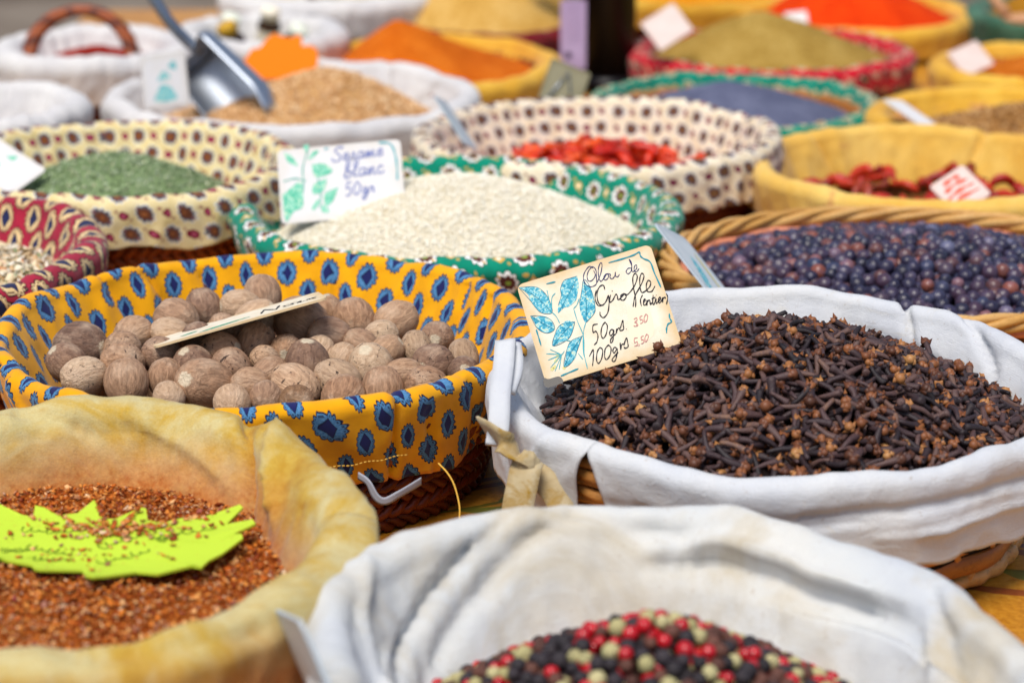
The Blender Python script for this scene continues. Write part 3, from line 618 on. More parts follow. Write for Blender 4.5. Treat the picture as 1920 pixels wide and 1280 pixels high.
# ------------------------------------------------------------------ setting: printed oilcloth on the table, ground beyond
def oilcloth():
    M = Mat('printed_oilcloth', .38, .4); x, y, z = M.uv('Object')
    n = M.noise(260, 4, .7); c = M.cramp(n*.6+M.noise(9, 4)*.4, [(.34, '#9a5f14'), (.5, '#bd7f22'), (.66, '#d09a3c')])
    wob = M.noise(40, 3)*.006-.003
    def leaf(c, cx, cy, ang, a, b, colr, k=.85):
        ca, sa = math.cos(R(ang)), math.sin(R(ang)); X_, Y_ = x-cx, y-cy+wob
        p, q = (X_*ca+Y_*sa)/a, (Y_*ca-X_*sa)/b
        return M.mix((p*p+q.abs()*1.0).lt(1, .12)*k, c, colr)
    rr = random.Random(3)
    sprigs = [(-.02, 1.21, 25), (.262, 1.118, -12)]+[(rr.uniform(-.5, .6), rr.uniform(.6, 2.6), rr.uniform(0, 180)) for _ in range(10)]
    for sx, sy, an in sprigs:
        ca, sa = math.cos(R(an)), math.sin(R(an))
        for t, dx, da, L, W_, colr in ((0, 0, 0, .05, .0016, '#4a5a1c'), (-.02, .009, 28, .02, .006, '#4a6a26'), (.008, -.01, -24, .022, .006, '#56702e'), (.03, .008, 24, .018, .005, '#48682a'),
                                       (.0, .026, 4, .05, .0035, '#6a2c22'), (.005, .036, 2, .045, .003, '#5a3c44'), (-.01, -.028, -3, .05, .004, '#7a2a1e')):
            c = leaf(c, sx+ca*t-sa*dx, sy+sa*t+ca*dx, an+da, L, W_, colr, .8)
    M.col(c); M.bump(M.noise(700, 3), .12, .0005); return M.m
tv = [(-.53, .35, 0), (1.0, .35, 0), (1.0, 2.95, 0), (-.53, 2.95, 0)]
V = tv+[(x, y, -.03) for x, y, _ in tv]
obj('table_top', mesh_data('table_top', V, [[0, 1, 2, 3], [7, 6, 5, 4], [0, 4, 5, 1], [1, 5, 6, 2], [2, 6, 7, 3], [3, 7, 4, 0]], oilcloth(), smooth=False), kind='structure', label='table under ochre oilcloth printed with leaves')
gm = Mat('worn_paving', .9, .2); gm.col(gm.cramp(gm.noise(1.1, 5, .6), [(.35, '#4a3f36'), (.5, '#6a5d50'), (.65, '#857a6c')])); gm.bump(gm.noise(14, 4), .4, .02)
obj('ground', mesh_data('ground', [(-30, -10, -.78), (30, -10, -.78), (30, 60, -.78), (-30, 60, -.78)], [[0, 1, 2, 3]], gm.m), kind='structure')

# ------------------------------------------------------------------ nutmeg basket
def basket(label, loc, group=None): return thing('basket', label, 'basket', (loc[0], loc[1], 0), group)
D = math.radians
b = basket('dark woven basket lined with yellow cloth printed with blue medallions, full of nutmegs', (-.141, 1.278))
cl = cloth(b, .147, .154, .085, F_YELLOW, 1, depth=.06, hang=.05, roll=.005, slope=.22, fin=(3.6, .0038), fout=(3.8, .0038, 16), rim=.004, hem=.006, nth=420, gather=.007, tuck=.3,
      creases=[(D(128), -.004, D(118), -.05, .0035, -.004), (D(140), -.002, D(133), -.05, .004, -.0035), (D(113), -.01, D(106), -.05, .003, -.003), (D(78), -.012, D(76), -.05, .0025, -.003), (D(25), -.006, D(20), -.05, .003, -.004),
               (D(38), -.006, D(34), -.05, .003, -.003), (D(-58), .004, D(-57), .05, .0025, -.0045), (D(-50), .02, D(-46), .048, .004, -.0025), (D(-40), .006, D(-33), .04, .004, -.0022), (D(-28), .006, D(-22), .04, .003, -.002), (D(207), .004, D(200), .03, .004, -.004), (D(215), .006, D(222), .03, .004, .003), (D(232), .012, D(243), .02, .004, -.003)])
wl = shell(b, .146, .153, .083, WALL_DARK, .84); coils(wl, .148, .155, .079, WICK_DARK, 8, .84, .0032, 46, 6, 320)
band = Mat('white_elastic', .95, .1); band.col('#aaaeb8'); band.bump(band.wave(60, axis='Y'), .4, .0005)
def loc_path(P, o): return [np.array(p)-np.array([o[0], o[1], 0]) for p in P]
for P, nm in (([(x, y, z+.004) for x, y, z in P_ELASTIC], .0042),):
    obj('elastic_band', mesh_data('elastic_band', *strip(loc_path(P, (-.141, 1.278)), nm, (.1, -.15, 1), 8, .0002, .15), band.m), b)
yt = ink('yellow_thread', '#dfb04a')
obj('loose_thread', mesh_data('loose_thread', *tube(ncs(loc_path(P_THREAD, (-.141, 1.278)), 6), .0005, 5), yt), b)
ST = []
for i in range(26):
    a = D(-78+i*.9); ST.append(tube([((.1505)*math.cos(a), (.1575)*math.sin(a), .0525+.0004*math.sin(i*.9)), ((.1505)*math.cos(a+.01), (.1575)*math.sin(a+.01), .0525+.0004*math.sin(i*.9+.4))], .0004, 5))
obj('stitching', mesh_data('stitching', *joinvf(ST), yt), cl)

def nutmeg_mat():
    M = Mat('nutmeg_shell', .55, .35); rn = M.rnd(); x, y, z = M.uv('Generated')
    cx, cy, cz = M.uv('Object')
    n1 = M.noise(420, 5, .66, sc3=(1, 1, .34), dist=.7); n2 = M.noise(90, 4, .6)
    base = M.cramp(rn, [(0, '#80624f'), (.2, '#ab876c'), (.4, '#bd9676'), (.6, '#b48a69'), (.8, '#d0ab88'), (.92, '#dabd9c'), (1, '#96704e')]); base2 = M.cramp(rn, [(0, '#543d33'), (.2, '#7e5e4b'), (.4, '#907055'), (.6, '#846045'), (.8, '#a68062'), (.92, '#b89676'), (1, '#6a4a30')])
    c = M.mix(n1.ramp(.32, .6), base2, base)
    c = M.mix(n2.ramp(.5, .75, 0, .6), c, '#d4b89c')
    pit = M.noise(520, 3, .6, sc3=(1, .5, 1)).lt(.36, .03)*((rn*7.3).m('FRACT')).ramp(.6, .8)
    c = M.mix(pit*.9, c, '#2c1a14')
    d = ((x-.5)*(x-.5)+(y-.5)*(y-.5)).sqrt()
    cap = (d+n1*.22).lt(.25, .035)*z.ramp(.8, .9)
    c = M.mix(cap*.85, c, '#e2d2b4')
    M.col(c)
    lines = M.noise(420, 5, .68, sc3=(1.5, 1.5, .26), dist=.9)
    M.bump(lines*1.0+n1*.4, .9, .0018); return M.m
NM = nutmeg_mat(); nut_meshes = []
for k in range(9):
    v, f = sphere_vf(26, 18, 1, 1, 1.0); rr = random.Random(k); el = rr.uniform(1.08, 1.3)
    for i, p in enumerate(v):
        q = Vector(p); dd = 1+.05*nz(q.x*1.5+k*3, q.y*1.5, q.z*1.2)+.022*ridge(q.x*3.2+k, q.y*3.2, q.z*.8)+.012*nz(q.x*8+k, q.y*8, q.z*3)
        if q.z > .93: dd -= .05*(q.z-.93)/.07
        v[i] = (q.x*dd, q.y*dd*rr.uniform(.985, 1.0), q.z*dd*el)
    nut_meshes.append((mesh_data('nutmeg', v*.0095, f, NM), el))
P0 = [list(p) for p in NUTS]
for p in P0: p[3] = min(.0168, max(.0098, p[3]*1.12))
P = [Vector(p[:3]) for p in P0]; Rr = [p[3] for p in P0]
for _ in range(30):
    for i in range(len(P)):
        for j in range(i):
            d = P[i]-P[j]; L = d.length; m = (Rr[i]+Rr[j])*.9
            if 1e-5 < L < m:
                d = d/L*(m-L)*.25; d.z *= .6; P[i] += d; P[j] -= d
low = []
NUT_LABEL = {11: 'largest nutmeg, with a round pale scar, at the front of the heap', 35: 'nutmeg with a pale scar on top, right of the heap centre'}
for i in range(150):
    a = random.random()*6.28; r = math.sqrt(random.random())*.9; q = Vector((-.141+.118*r*math.cos(a), 1.282+.13*r*math.sin(a), 0)); q.z = .042+(q.y-1.15)*.08
    if all((q-l).length > .022 for l in low) and r < .78: low.append(q)
aim = {11: (-.5, -.75, .45), 35: (-.2, -.45, .85), 37: (-.45, -.8, .1), 0: (.85, -.5, .1), 29: (0, -.1, 1), 12: (.8, -.3, .3), 27: (-.6, -.7, -.2), 33: (.1, -.7, -.5), 1: (-.4, -.2, .5), 25: (-.8, .2, .4)}
for i, (p, r) in enumerate(list(zip(P, Rr))+[(q, .0115) for q in low]):
    me, el = nut_meshes[i % 9]; o = obj('nutmeg', me, None, p, NUT_LABEL.get(i, 'whole brown nutmeg in the heap in the yellow and blue basket'), 'nutmeg', 'nutmegs heaped in the yellow and blue basket')
    ax = Vector(aim[i]) if i in aim else Vector((random.gauss(0, 1), random.gauss(0, 1), random.gauss(0, .7)))
    q = ax.normalized().to_track_quat('Z', 'Y'); o.rotation_mode = 'QUATERNION'; o.rotation_quaternion = q; s = r/.0098/(el**.4); o.scale = (s, s, s)
c = make_card(CARD_NUTMEG, CARD_OLD, 'cream card with a painted green leaf lying almost edge-on across the nutmegs')
leaf_shapes('painted_leaf', [[(250, 60), (330, 120), (450, 150), (560, 150), (430, 90), (330, 60)], [(150, 150), (230, 190), (250, 160), (180, 120)]], painted_leaf('deep_green_leaf_paint', '#1d7a5a', '#2a9a78', '#5ab890'), c)
ribbons('lettering', script_text('Noix', 600, 130, 160), .0006, INK_BK, c, scale=1e-4)

# ------------------------------------------------------------------ clove basket
b = basket('honey wicker basket draped with white cloth, heaped with cloves', (.141, 1.184))
def clove_extra(th, a):
    f = math.sin(th); front = max(0, -f)
    return (0, -.004*front*(1 if a > -.01 else 0)+(.004*max(0, f)**2 if a > -.03 else 0))
cl = cloth(b, .147, .147, .085, F_WHITE, 2, depth=.06, hang=.046, roll=.006, slope=.25, fin=(2.4, .0034), fout=(1.6, .003, 26), rim=.005, hem=.005, nth=420, tuck=.1, seam=D(226), notch=(.007, .115), extra=clove_extra,
      creases=[(D(-92), .022, D(-25), .02, .004, -.0026), (D(-125), .03, D(-80), .026, .004, -.002), (D(-70), .034, D(-20), .03, .003, .002), (D(48), -.03, D(56), .012, .003, -.005), (D(40), .0, D(22), -.02, .004, -.004), (D(30), -.035, D(62), -.02, .005, -.003),
               (D(170), -.02, D(176), .03, .004, -.004), (D(190), .0, D(200), .045, .004, -.005), (D(212), .012, D(206), .045, .004, .003), (D(95), -.02, D(110), -.035, .006, -.002)])
wl = shell(b, .142, .142, .062, WALL_HONEY, .86, inset=.004)
def ring_wave(rx, ry, z, amp, n, ph, r, flat=1., seg=300, zw=0.):
    t = np.linspace(0, 2*math.pi, seg, endpoint=False); rad = amp*np.sin(n*t+ph)
    return tube(np.stack([(rx+rad)*np.cos(t), (ry+rad)*np.sin(t), z+zw*np.cos(n*t+ph)+.0008*np.sin(5*t+ph)], 1), r*(1+.08*np.sin(t*9+ph)), 7, True, flat)
def willow(wall, rx, ry, z0, z1, rows, r, taper, mat, n=22, amp=.003):
    for j in range(rows):
        z = z0+(z1-z0)*j/max(1, rows-1); q = taper+(1-taper)*z/.085
        obj('weaver', mesh_data('weaver', *ring_wave(rx*q, ry*q, z, amp, n, (j % 2)*math.pi, r), mat), wall)
willow(wl, .1472, .1472, .05, .07, 5, .0028, .87, WICK_HONEY, amp=.0012)
for j in range(3):     # broad splints under the cloth hem
    q = .87+.13*(.045-.012*j)/.085; obj('splint', mesh_data('splint', *ring_wave(.1465*q, .1465*q, .043-.0125*j, .0018, 11, j*2., .0058, .42, 300, .0012), WICK_HONEY), wl)
for i in range(30):
    a = i*2*math.pi/30
    for s in (1, -1):
        t = np.linspace(0, 1, 8); aa = a+s*t*.24; q = .865+.09*t
        P = np.stack([(.144*q+.002*s*np.cos(t*6))*np.cos(aa), (.144*q+.002*s*np.cos(t*6))*np.sin(aa), .004+.046*t], 1)
        obj('brace', mesh_data('brace', *tube(P, .0026, 6, False, 1.3), WICK_HONEY), wl)
obj('base_ring', mesh_data('base_ring', *ring_wave(.127, .127, .0055, .001, 40, 0, .0048), WICK_HONEY), wl)
TAPE_M = fabric_plain('soiled_cotton_tape', [(.3, '#a88c58'), (.5, '#bba880'), (.7, '#c6b898')], 40, ('#a07a18', .5, .68, 60), .3)
for P, wd, sd_, tw in ((P_TIE1, .0135, (.6, -.4, -.7), .3), (P_TIE2, .0155, (1, -.1, 0), -.1), (P_TIE3, .013, (.9, .2, .4), .3)):
    obj('tie_tape', mesh_data('tie_tape', *strip(loc_path(P, (.141, 1.184)), wd, sd_, 8, .0006, tw), TAPE_M), b)
v, f = sphere_vf(18, 12, 1, .6, 1.1); v = v*.0056
for i in range(len(v)):
    q = v[i]/.0056; v[i] *= 1+.2*nz(q[0]*2, q[1]*2, q[2]*2)+.22*ridge(q[0]*1.2+4, q[2]*3.5+q[0]*2, q[1])
obj('knot', mesh_data('knot', v+np.array([.0075-.141, 1.087-1.184, .0695]), f, TAPE_M), b)
for P, wd, sd_, tw in ((P_TIE4, .0105, (1, -.3, .05), .25), (P_TIE5, .008, (1, .5, 0), -.3)):
    obj('cloth_fold', mesh_data('cloth_fold', *strip(loc_path(P, (.141, 1.184)), wd, sd_, 8, .0016, tw), F_WHITE), b)

STEM = None
def clove_mats(attr):
    a = Mat('clove_stem'+('_mass' if attr else ''), .5, .4); rn = a.rnd(attr)
    c_ = a.cramp(rn*.75+a.noise(500, 3)*.35-.05, [(.1, '#1a1315'), (.4, '#352628'), (.65, '#4c3635'), (.85, '#664b42'), (1, '#8c6648')])
    a.col(c_); a.bump(a.noise(1500, 3, .7), .6, .0006)
    d = Mat('clove_bud'+('_mass' if attr else ''), .5, .4); rn = d.rnd(attr)
    d.col(d.cramp((rn*3.7).m('FRACT')*.8+d.noise(700, 3)*.25, [(.1, '#442618'), (.4, '#693c24'), (.7, '#8a532c'), (.9, '#a5703e'), (1, '#c09860')])); d.bump(d.noise(900, 2), .3, .0004)
    return a.m, d.m
def clove_vf(seed):
    rr = random.Random(seed); k = 7; bend = rr.uniform(-.0018, .0018); L = rr.uniform(.0092, .0125); fat = rr.uniform(.85, 1.1)
    V = []; rings = [(0, .0003), (.0002, .00095), (.0025, .00112), (.006, .0014), (L-.0016, .0017), (L-.0002, .0021), (L+.0005, .0014), (L+.0003, .0001)]
    for x, r in rings:
        for i in range(k):
            a = 2*math.pi*i/k; e = 1+rr.uniform(-.12, .12); V.append((x-.006, fat*r*e*math.cos(a)+bend*math.sin(x/L*3), fat*r*e*math.sin(a)))
    F = []
    for j in range(len(rings)-1):
        for i in range(k):
            p, q = j*k+i, j*k+(i+1) % k; F += [[p, q+k, q], [p, p+k, q+k]]
    by = bend*math.sin(3); B = []; BF = []
    for j in range(4):      # calyx lobes clasping the bud
        a = j*math.pi/2+rr.uniform(-.2, .2); op = rr.uniform(.35, 1.15); ln = rr.uniform(.002, .0033)
        rad = np.array([0, math.cos(a), math.sin(a)]); tan = np.array([0, -math.sin(a), math.cos(a)]); ax = np.array([1., 0, 0]); o = np.array([L-.006-.0006, by, 0])
        p0 = o+rad*.0016; tip = p0+(rad*math.sin(op)+ax*math.cos(op))*ln; n0 = len(B)
        B += [tuple(p0+tan*.0014), tuple(p0-tan*.0014), tuple(p0+ax*.0012-rad*.0003), tuple(p0-ax*.001+rad*.0006), tuple(tip)]
        BF += [[n0, n0+2, n0+4], [n0+2, n0+1, n0+4], [n0+1, n0+3, n0+4], [n0+3, n0, n0+4]]
    kind = seed % 5
    if kind != 3:
        sr = rr.uniform(.0018, .0023); sv_, sf = sphere_vf(8, 6, sr, sr, sr); sv_ = np.array([q*(1+.12*nz(q[0]*900+seed, q[1]*900, q[2]*900)) for q in sv_])+np.array([L-.006+.0007, by, 0])
        BF = BF+(sf+len(B)).tolist(); B = B+sv_.tolist()
    return (np.array(V), np.array(F)), (np.array(B), np.array(BF))
CV = [clove_vf(i) for i in range(15)]
ST_I, BD_I = clove_mats(False); ST_M, BD_M = clove_mats(True)
clove_me = [(mesh_data('clove', a[0], a[1], ST_I), mesh_data('bud', d[0], d[1], BD_I)) for a, d in CV]
temps = []
for i, (a, d) in enumerate(CV):
    temps.append((np.vstack([a[0], d[0]]), np.vstack([a[1], d[1]+len(a[0])]), np.r_[np.zeros(len(a[1]), int), np.ones(len(d[1]), int)]))
    temps.append((a[0], a[1], np.zeros(len(a[1]), int)))
hp = Heap(.149, 1.18, .133, .136, .109, .056, (-.006, -.002), 1.6, .0024, 3)
root = obj('clove_heap', hp.mesh('clove_heap', ink('dark_clove_bed', '#1a0f0c', .95), -.009), None, (.149, 1.18, 0), 'deep mass of dried cloves filling the white-lined basket', 'cloves', None, 'stuff')  # plain near-black bed set below the clove layers
obj('clove_mass', scatter('clove_mass', temps, hp.points(1700, (-.006, -.001), .985), (1.0, 1.3), [ST_M, BD_M], tilt=.35), root, kind='stuff')
top = hp.points(1350, (0, .003), .985, None, .005)
top.sort(key=lambda q: q[0].y+1.184+.25*abs(q[0].x+.0))
vis = [q for q in top if q[0].y < .07]; ind = vis[:300]; rest = [q for q in top if q not in ind]
obj('clove_bits', scatter('clove_bits', [c_+(np.full(len(c_[1]), k_),) for k_, c_ in ((1, chip_vf(90, .7, .3, .4)), (1, chip_vf(91, .5, .6, .3)), (0, chip_vf(92, .3, .2, .3)), (1, sphere_vf(7, 5, .8, .8, .8)))], hp.points(120, (.001, .003), .98), (.0007, .0016), [ST_M, BD_M], tilt=.6), root, kind='stuff')
obj('clove_layer', scatter('clove_layer', temps, rest, (1.0, 1.3), [ST_M, BD_M], tilt=.4), root, kind='stuff')
for i, (p, nv) in enumerate(ind):
    a, d = clove_me[i % 15]; o = obj('clove', a, None, None, 'dark dried clove in the heap in the white-lined basket', 'clove', 'dried cloves heaped in the white-lined basket')
    fr = rand_frame(nv, .42); s = random.uniform(1.02, 1.32); m = Matrix([list(r_) for r_ in fr]).to_4x4(); o.matrix_world = Matrix.Translation(p+Vector((.149, 1.18, 0))) @ m @ Matrix.Scale(s, 4)
    if i % 7: obj('bud', d, o)
# card
c = make_card(CARD_CLOVE, CARD_OLD, 'aged cream card reading Clou de Girofle entier leaning in the cloves', rad=.0035, th=.0014)
leaf_shapes('painted_leaf', LEAVES, LEAF_BLUE, c)
ribbons('leaf_outline', VEINS[:12], .00013, ink('dark_teal_pen', '#0d6c84'), c, .00022); ribbons('stem', INK_STEM, .00022, INK_ST, c, .0002)
ribbons('title', INK_BLUE, .00021, INK_BL, c); ribbons('lettering', INK_BLACK, .00027, INK_BK, c, .00032); ribbons('printed_price', INK_PINK, .00024, INK_PK, c); ribbons('border_line', INK_TEAL, .00036, INK_TL, c, .00026)
leaf_shapes('price_sticker', [TAPE[0]], ink('yellowed_tape', '#e9dfc0', .4), c, .00008); leaf_shapes('chipped_corner', CHIP, ink('bare_tin', '#6e6a64', .5), c, .0002)
leaf_shapes('painted_bud', [[(40+int(90*q), 40+int(120*((q*7) % 1))), (55+int(90*q), 52+int(120*((q*7) % 1))), (62+int(90*q), 40+int(120*((q*7) % 1))), (48+int(90*q), 30+int(120*((q*7) % 1)))] for q in (.05, .2, .38, .55, .75)], ink('pale_yellow_paint', '#d8cf86'), c, .00012)

# ------------------------------------------------------------------ front basket of peppercorns
b = basket('large basket lined with soiled white cloth holding mixed peppercorns', (.05, .84))
def pep_extra(th, a):
    d = (th-D(180)+math.pi) % (2*math.pi)-math.pi; e = (th+math.pi) % (2*math.pi)-math.pi
    return (-.036*math.exp(-(d/.55)**2), (-.018*math.exp(-((e-.1)/.75)**2)-.01*math.exp(-(d/.5)**2)) if a > -.04 else 0)
cl = cloth(b, .155, .1445, .087, F_WHITE2, 3, depth=.07, hang=.05, roll=.009, slope=.34, fin=(1.5, .003), fout=(2.5, .003, 10), rim=.006, hem=.004, nth=460, tuck=.1, fine=.0009, extra=pep_extra,
      creases=[(D(118), -.012, D(158), -.06, .0042, -.0042), (D(104), -.01, D(136), -.055, .006, -.0032), (D(78), -.022, D(42), -.018, .0055, .0075), (D(80), -.03, D(40), -.027, .004, -.004), (D(62), -.004, D(58), -.07, .0012, -.0012), (D(100), -.004, D(80), -.02, .007, -.003),
               (D(35), -.006, D(20), -.03, .006, -.003), (D(30), -.02, D(18), -.05, .006, .003), (D(140), .0, D(165), -.04, .005, .003)])
wl = shell(b, .112, .126, .046, WALL_HONEY, .9); coils(wl, .112, .126, .044, WICK_HONEY, 6, .86, .0034, 46, 5, 240, joined=True)
hp = Heap(.055, .843, .112, .115, .079, .03, (.002, .03), 1.15, .0012, 9)
root = obj('peppercorn_heap', hp.mesh('peppercorn_heap', ink('dark_peppercorn_bed', '#2a1812', .95), -.006), None, (.055, .843, 0), 'mass of mixed peppercorns filling the front white basket', 'peppercorns', None, 'stuff')  # plain dark brown bed just under the loose peppercorns
PC = [('red', '#9c0a14', '#c41a24', .25, .5, 'glossy red peppercorn'), ('green', '#98905a', '#c6bc8c', .75, .3, 'pale green wrinkled peppercorn'), ('black', '#1a1618', '#383034', .6, .35, 'black wrinkled peppercorn'), ('brown', '#40241c', '#6a4234', .6, .35, 'dark brown peppercorn')]
def pep_mat(nm, a, b_, ro, sp, attr):
    M = Mat(nm+'_peppercorn'+('_mass' if attr else ''), ro, sp); c_ = M.mix(M.rnd(attr)*.6+M.noise(420, 4, .6)*.5, a, b_)
    if nm == 'green': c_ = M.mix(M.noise(500, 3).ramp(.56, .66, 0, .7), c_, '#4a3e22')
    M.col(c_); M.bump(M.noise(620, 4, .6), .15 if nm == 'red' else .8, .001); return M.m
pep = []
for nm, a, b_, ro, sp, _ in PC:
    ms = []
    for k in range(3):
        v, f = sphere_vf(14, 10)
        for i in range(len(v)): v[i] *= 1+(.05 if nm == 'red' else .12)*nz(v[i][0]*2.2+k*5, v[i][1]*2.2, v[i][2]*2.2)+(.02 if nm == 'red' else .07)*ridge(v[i][0]*3+k, v[i][1]*3, v[i][2]*3)
        ms.append(mesh_data('peppercorn', v*.0033, f, pep_mat(nm, a, b_, ro, sp, False) if k == 0 else ms[0].materials[0]))
    pep.append(ms)
PM = [pep_mat(nm, a, b_, ro, sp, True) for nm, a, b_, ro, sp, _ in PC]
v, f = sphere_vf(10, 7); pt = [(v, f, np.full(len(f), k)) for k in (0, 0, 1, 1, 2, 2, 3, 3)]
obj('peppercorn_mass', scatter('peppercorn_mass', pt, hp.points(1500, (-.005, -.002), .98), (.0031, .0038), PM), root, kind='stuff')
inview = lambda x, y: y > .832
top = hp.points(600, (-.0005, .0014), .97, inview, .0055); top.sort(key=lambda q: -q[0].z); 
ind = top[:300]
obj('peppercorn_layer', scatter('peppercorn_layer', pt, top[300:]+hp.points(700, (-.001, .001), .98, lambda x, y: y <= .832, .006), (.0032, .0039), PM), root, kind='stuff')
for i, (p, nv) in enumerate(ind):
    k = random.choices(range(4), (.25, .22, .28, .25))[0]; s = random.uniform(.76, 1.16)*(1.06 if k == 1 else 1)
    o = obj('peppercorn', pep[k][i % 3], None, Vector((.055, .843, .0012))+p, PC[k][5]+' in the heap in the front white basket', 'peppercorn', PC[k][0]+' peppercorns in the front white basket', rot=(random.random()*6, random.random()*6, random.random()*6)); o.scale = (s, s, s*random.uniform(.92, 1.05))
make_card(CARD_FRONT, CARD_PALE, 'blurred pale card standing edge-on beside the peppercorn basket', rad=.004, th=.0016)

# ------------------------------------------------------------------ front left basket of red flakes
b = basket('basket lined with yellow-stained canvas full of rust-red spice flakes', (-.207, .972))
cloth(b, .13, .152, .087, F_STAIN, 4, depth=.055, hang=.055, roll=.0115, slope=.2, fin=(1.9, .0044), fout=(2.2, .004, 12), rim=.006, hem=.004, nth=420, tuck=.12, fine=.0009,
      creases=[(D(58), .006, D(40), -.05, .005, -.008), (D(46), -.002, D(28), -.03, .007, .006), (D(84), -.012, D(56), -.034, .006, .003), (D(110), -.004, D(95), -.02, .006, -.003), (D(20), .004, D(-20), .012, .006, .002), (D(-40), .01, D(-70), .0, .006, -.003)])
wl = shell(b, .127, .149, .07, WALL_HONEY, .86); coils(wl, .126, .148, .068, WICK_HONEY, 7, .86, .0038, 46, 5, 240, joined=True)
hp = Heap(-.207, .972, .118, .139, .0595, .053, (0, 0), 1.6, .002, 4)
chips = [chip_vf(i, random.uniform(.22, .9), random.uniform(.05, .6), .1) for i in range(18)]
FL = grain_mat('rust_flakes', [(0, '#7a2c08'), (.22, '#b85812'), (.48, '#cf7420'), (.68, '#dc9242'), (.84, '#e8b47a'), (.94, '#8e3434'), (1, '#f2d0a6')], True, .7, .3, .3)
root = obj('spice_flakes', hp.mesh('spice_flakes', powder_mat('flake_dust', '#7a3410', '#9c4c18', '#bc6a28', 400), -.0015), None, (-.207, .972, 0), 'rust-red dried spice flakes filling the yellow-stained basket', 'spice flakes', None, 'stuff')
pts = hp.points(17000, (-.001, .0012), .99)
obj('flake_layer', scatter('flake_layer', chips, pts, (.0005, .0018), FL, flat_frame, tilt=.5, smooth=False), root, kind='stuff')
obj('large_flakes', scatter('large_flakes', chips, hp.points(900, (0, .0015), .99), (.0017, .003), FL, flat_frame, tilt=.4, smooth=False), root, kind='stuff')
# neon star sign
sx, sy = np.mean([p[0] for p in STAR]), np.mean([p[1] for p in STAR]); n = len(STAR)
def sz_(x, y): return .0615+.005*nz(x*16, y*16, 3)+1.6*max(0, math.hypot(x-sx, (y-sy)*1.6)-.03)**2+.004*max(0, x+.17)*10*.4
NEON = Mat('neon_yellow_card', .6, .2); NEON.col(NEON.mix(NEON.noise(300, 4, .7).ramp(.6, .72, 0, .55), '#bdd83a', '#b88030')); NEON = NEON.m
cxy = np.array([sx, sy]); V = []; F = []
rings = [0, .25, .5, .75, 1]
for z0 in (0, -.0012):
    o0 = len(V); V.append((0, 0, sz_(sx, sy)+z0))
    for r_ in rings[1:]:
        for x, y in STAR: q = cxy+(np.array([x, y])-cxy)*r_; V.append((q[0]-sx, q[1]-sy, sz_(q[0], q[1])+z0))
    for i in range(n): F.append([o0, o0+1+i, o0+1+(i+1) % n][::(1 if z0 else -1)])
    for j in range(3):
        for i in range(n): a = o0+1+j*n+i; b_ = o0+1+j*n+(i+1) % n; F.append([a, a+n, b_+n, b_][::(1 if z0 else -1)])
h_ = len(V)//2
for i in range(n): F.append([h_-n+i, h_-n+(i+1) % n, 2*h_-n+(i+1) % n, 2*h_-n+i])
star = obj('star_sign', mesh_data('star_sign', V, F, NEON, smooth=False), None, (sx, sy-.008, 0), 'bright yellow-green jagged star sign lying in the rust-red flakes', 'sign')
SC = []
for a, b_ in STAR_LINES:
    a, b_ = np.array(a), np.array(b_); m = 26; L = b_-a; nn = np.array([-L[1], L[0]])/np.linalg.norm(L); pl = []
    for i in range(m):
        t = i/(m-1); q = a+L*t+nn*.0035*math.sin(t*41)*(.6+.4*math.sin(t*13))+L/np.linalg.norm(L)*.0012*math.cos(t*41); pl.append((q[0]-sx, q[1]-sy, sz_(q[0], q[1])+.0005))
    SC.append(tube(ncs(pl, 3), .00018, 4))
obj('handwriting', mesh_data('handwriting', *joinvf(SC), INK_GR), star)
pts = []
while len(pts) < 420:
    i = random.randrange(n); j = random.random()**.5; q = cxy+(np.array(STAR[i])-cxy)*j*random.uniform(.2, 1)
    if q[1] > sy+random.uniform(-.004, .018) or random.random() < .12: pts.append((Vector((q[0]-sx, q[1]-sy, sz_(q[0], q[1])+.001)), Vector((0, 0, 1))))
obj('flakes_on_sign', scatter('flakes_on_sign', chips, pts, (.0009, .0024), FL, flat_frame, tilt=.3, smooth=False), root, kind='stuff').location = (sx+.207, sy-.98, 0)

# ------------------------------------------------------------------ juniper basket
b = basket('open pale willow basket with a twisted rim, full of juniper berries', (.26, 1.503))
wl = shell(b, .154, .139, .056, WALL_HONEY, .84, inset=.004)
for k in range(4):
    t = np.linspace(0, 2*math.pi, 360, endpoint=False); tw = t*8+k*math.pi/2
    P = np.stack([(.156+.0042*np.cos(tw))*np.cos(t), (.141+.0042*np.cos(tw))*np.sin(t), .0585+.0038*np.sin(tw)], 1)
    obj('rim_strand', mesh_data('rim_strand', *tube(P, .003*(1+.15*np.sin(t*7+k)), 7, True), WICK_PALE), b)
for j in range(8):
    z = .004+.0066*j; q = .85+.13*z/.056
    obj('weaver', mesh_data('weaver', *ring_wave(.153*q, .138*q, z, .0035, 17, (j % 2)*math.pi, .0036), WICK_RED if j in (6, 7) else WICK_PALE), wl)
hp = Heap(.26, 1.503, .141, .127, .072, .05, (.01, .0), 1.6, .0018, 6)
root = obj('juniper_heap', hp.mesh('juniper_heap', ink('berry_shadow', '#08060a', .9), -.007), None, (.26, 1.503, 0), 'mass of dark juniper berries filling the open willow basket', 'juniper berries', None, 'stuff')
def jun(attr):
    return grain_mat('juniper_skin'+('_mass' if attr else ''), [(0, '#1c1a2c'), (.3, '#2c263e'), (.55, '#432f40'), (.72, '#2e3650'), (.84, '#5c3a38'), (.93, '#8a4c3a'), (1, '#5c6480')], attr, .34, .5, .4, (160, .52, .74, '#6c6a88', .4))
JI, JM = jun(False), jun(True); jm = []
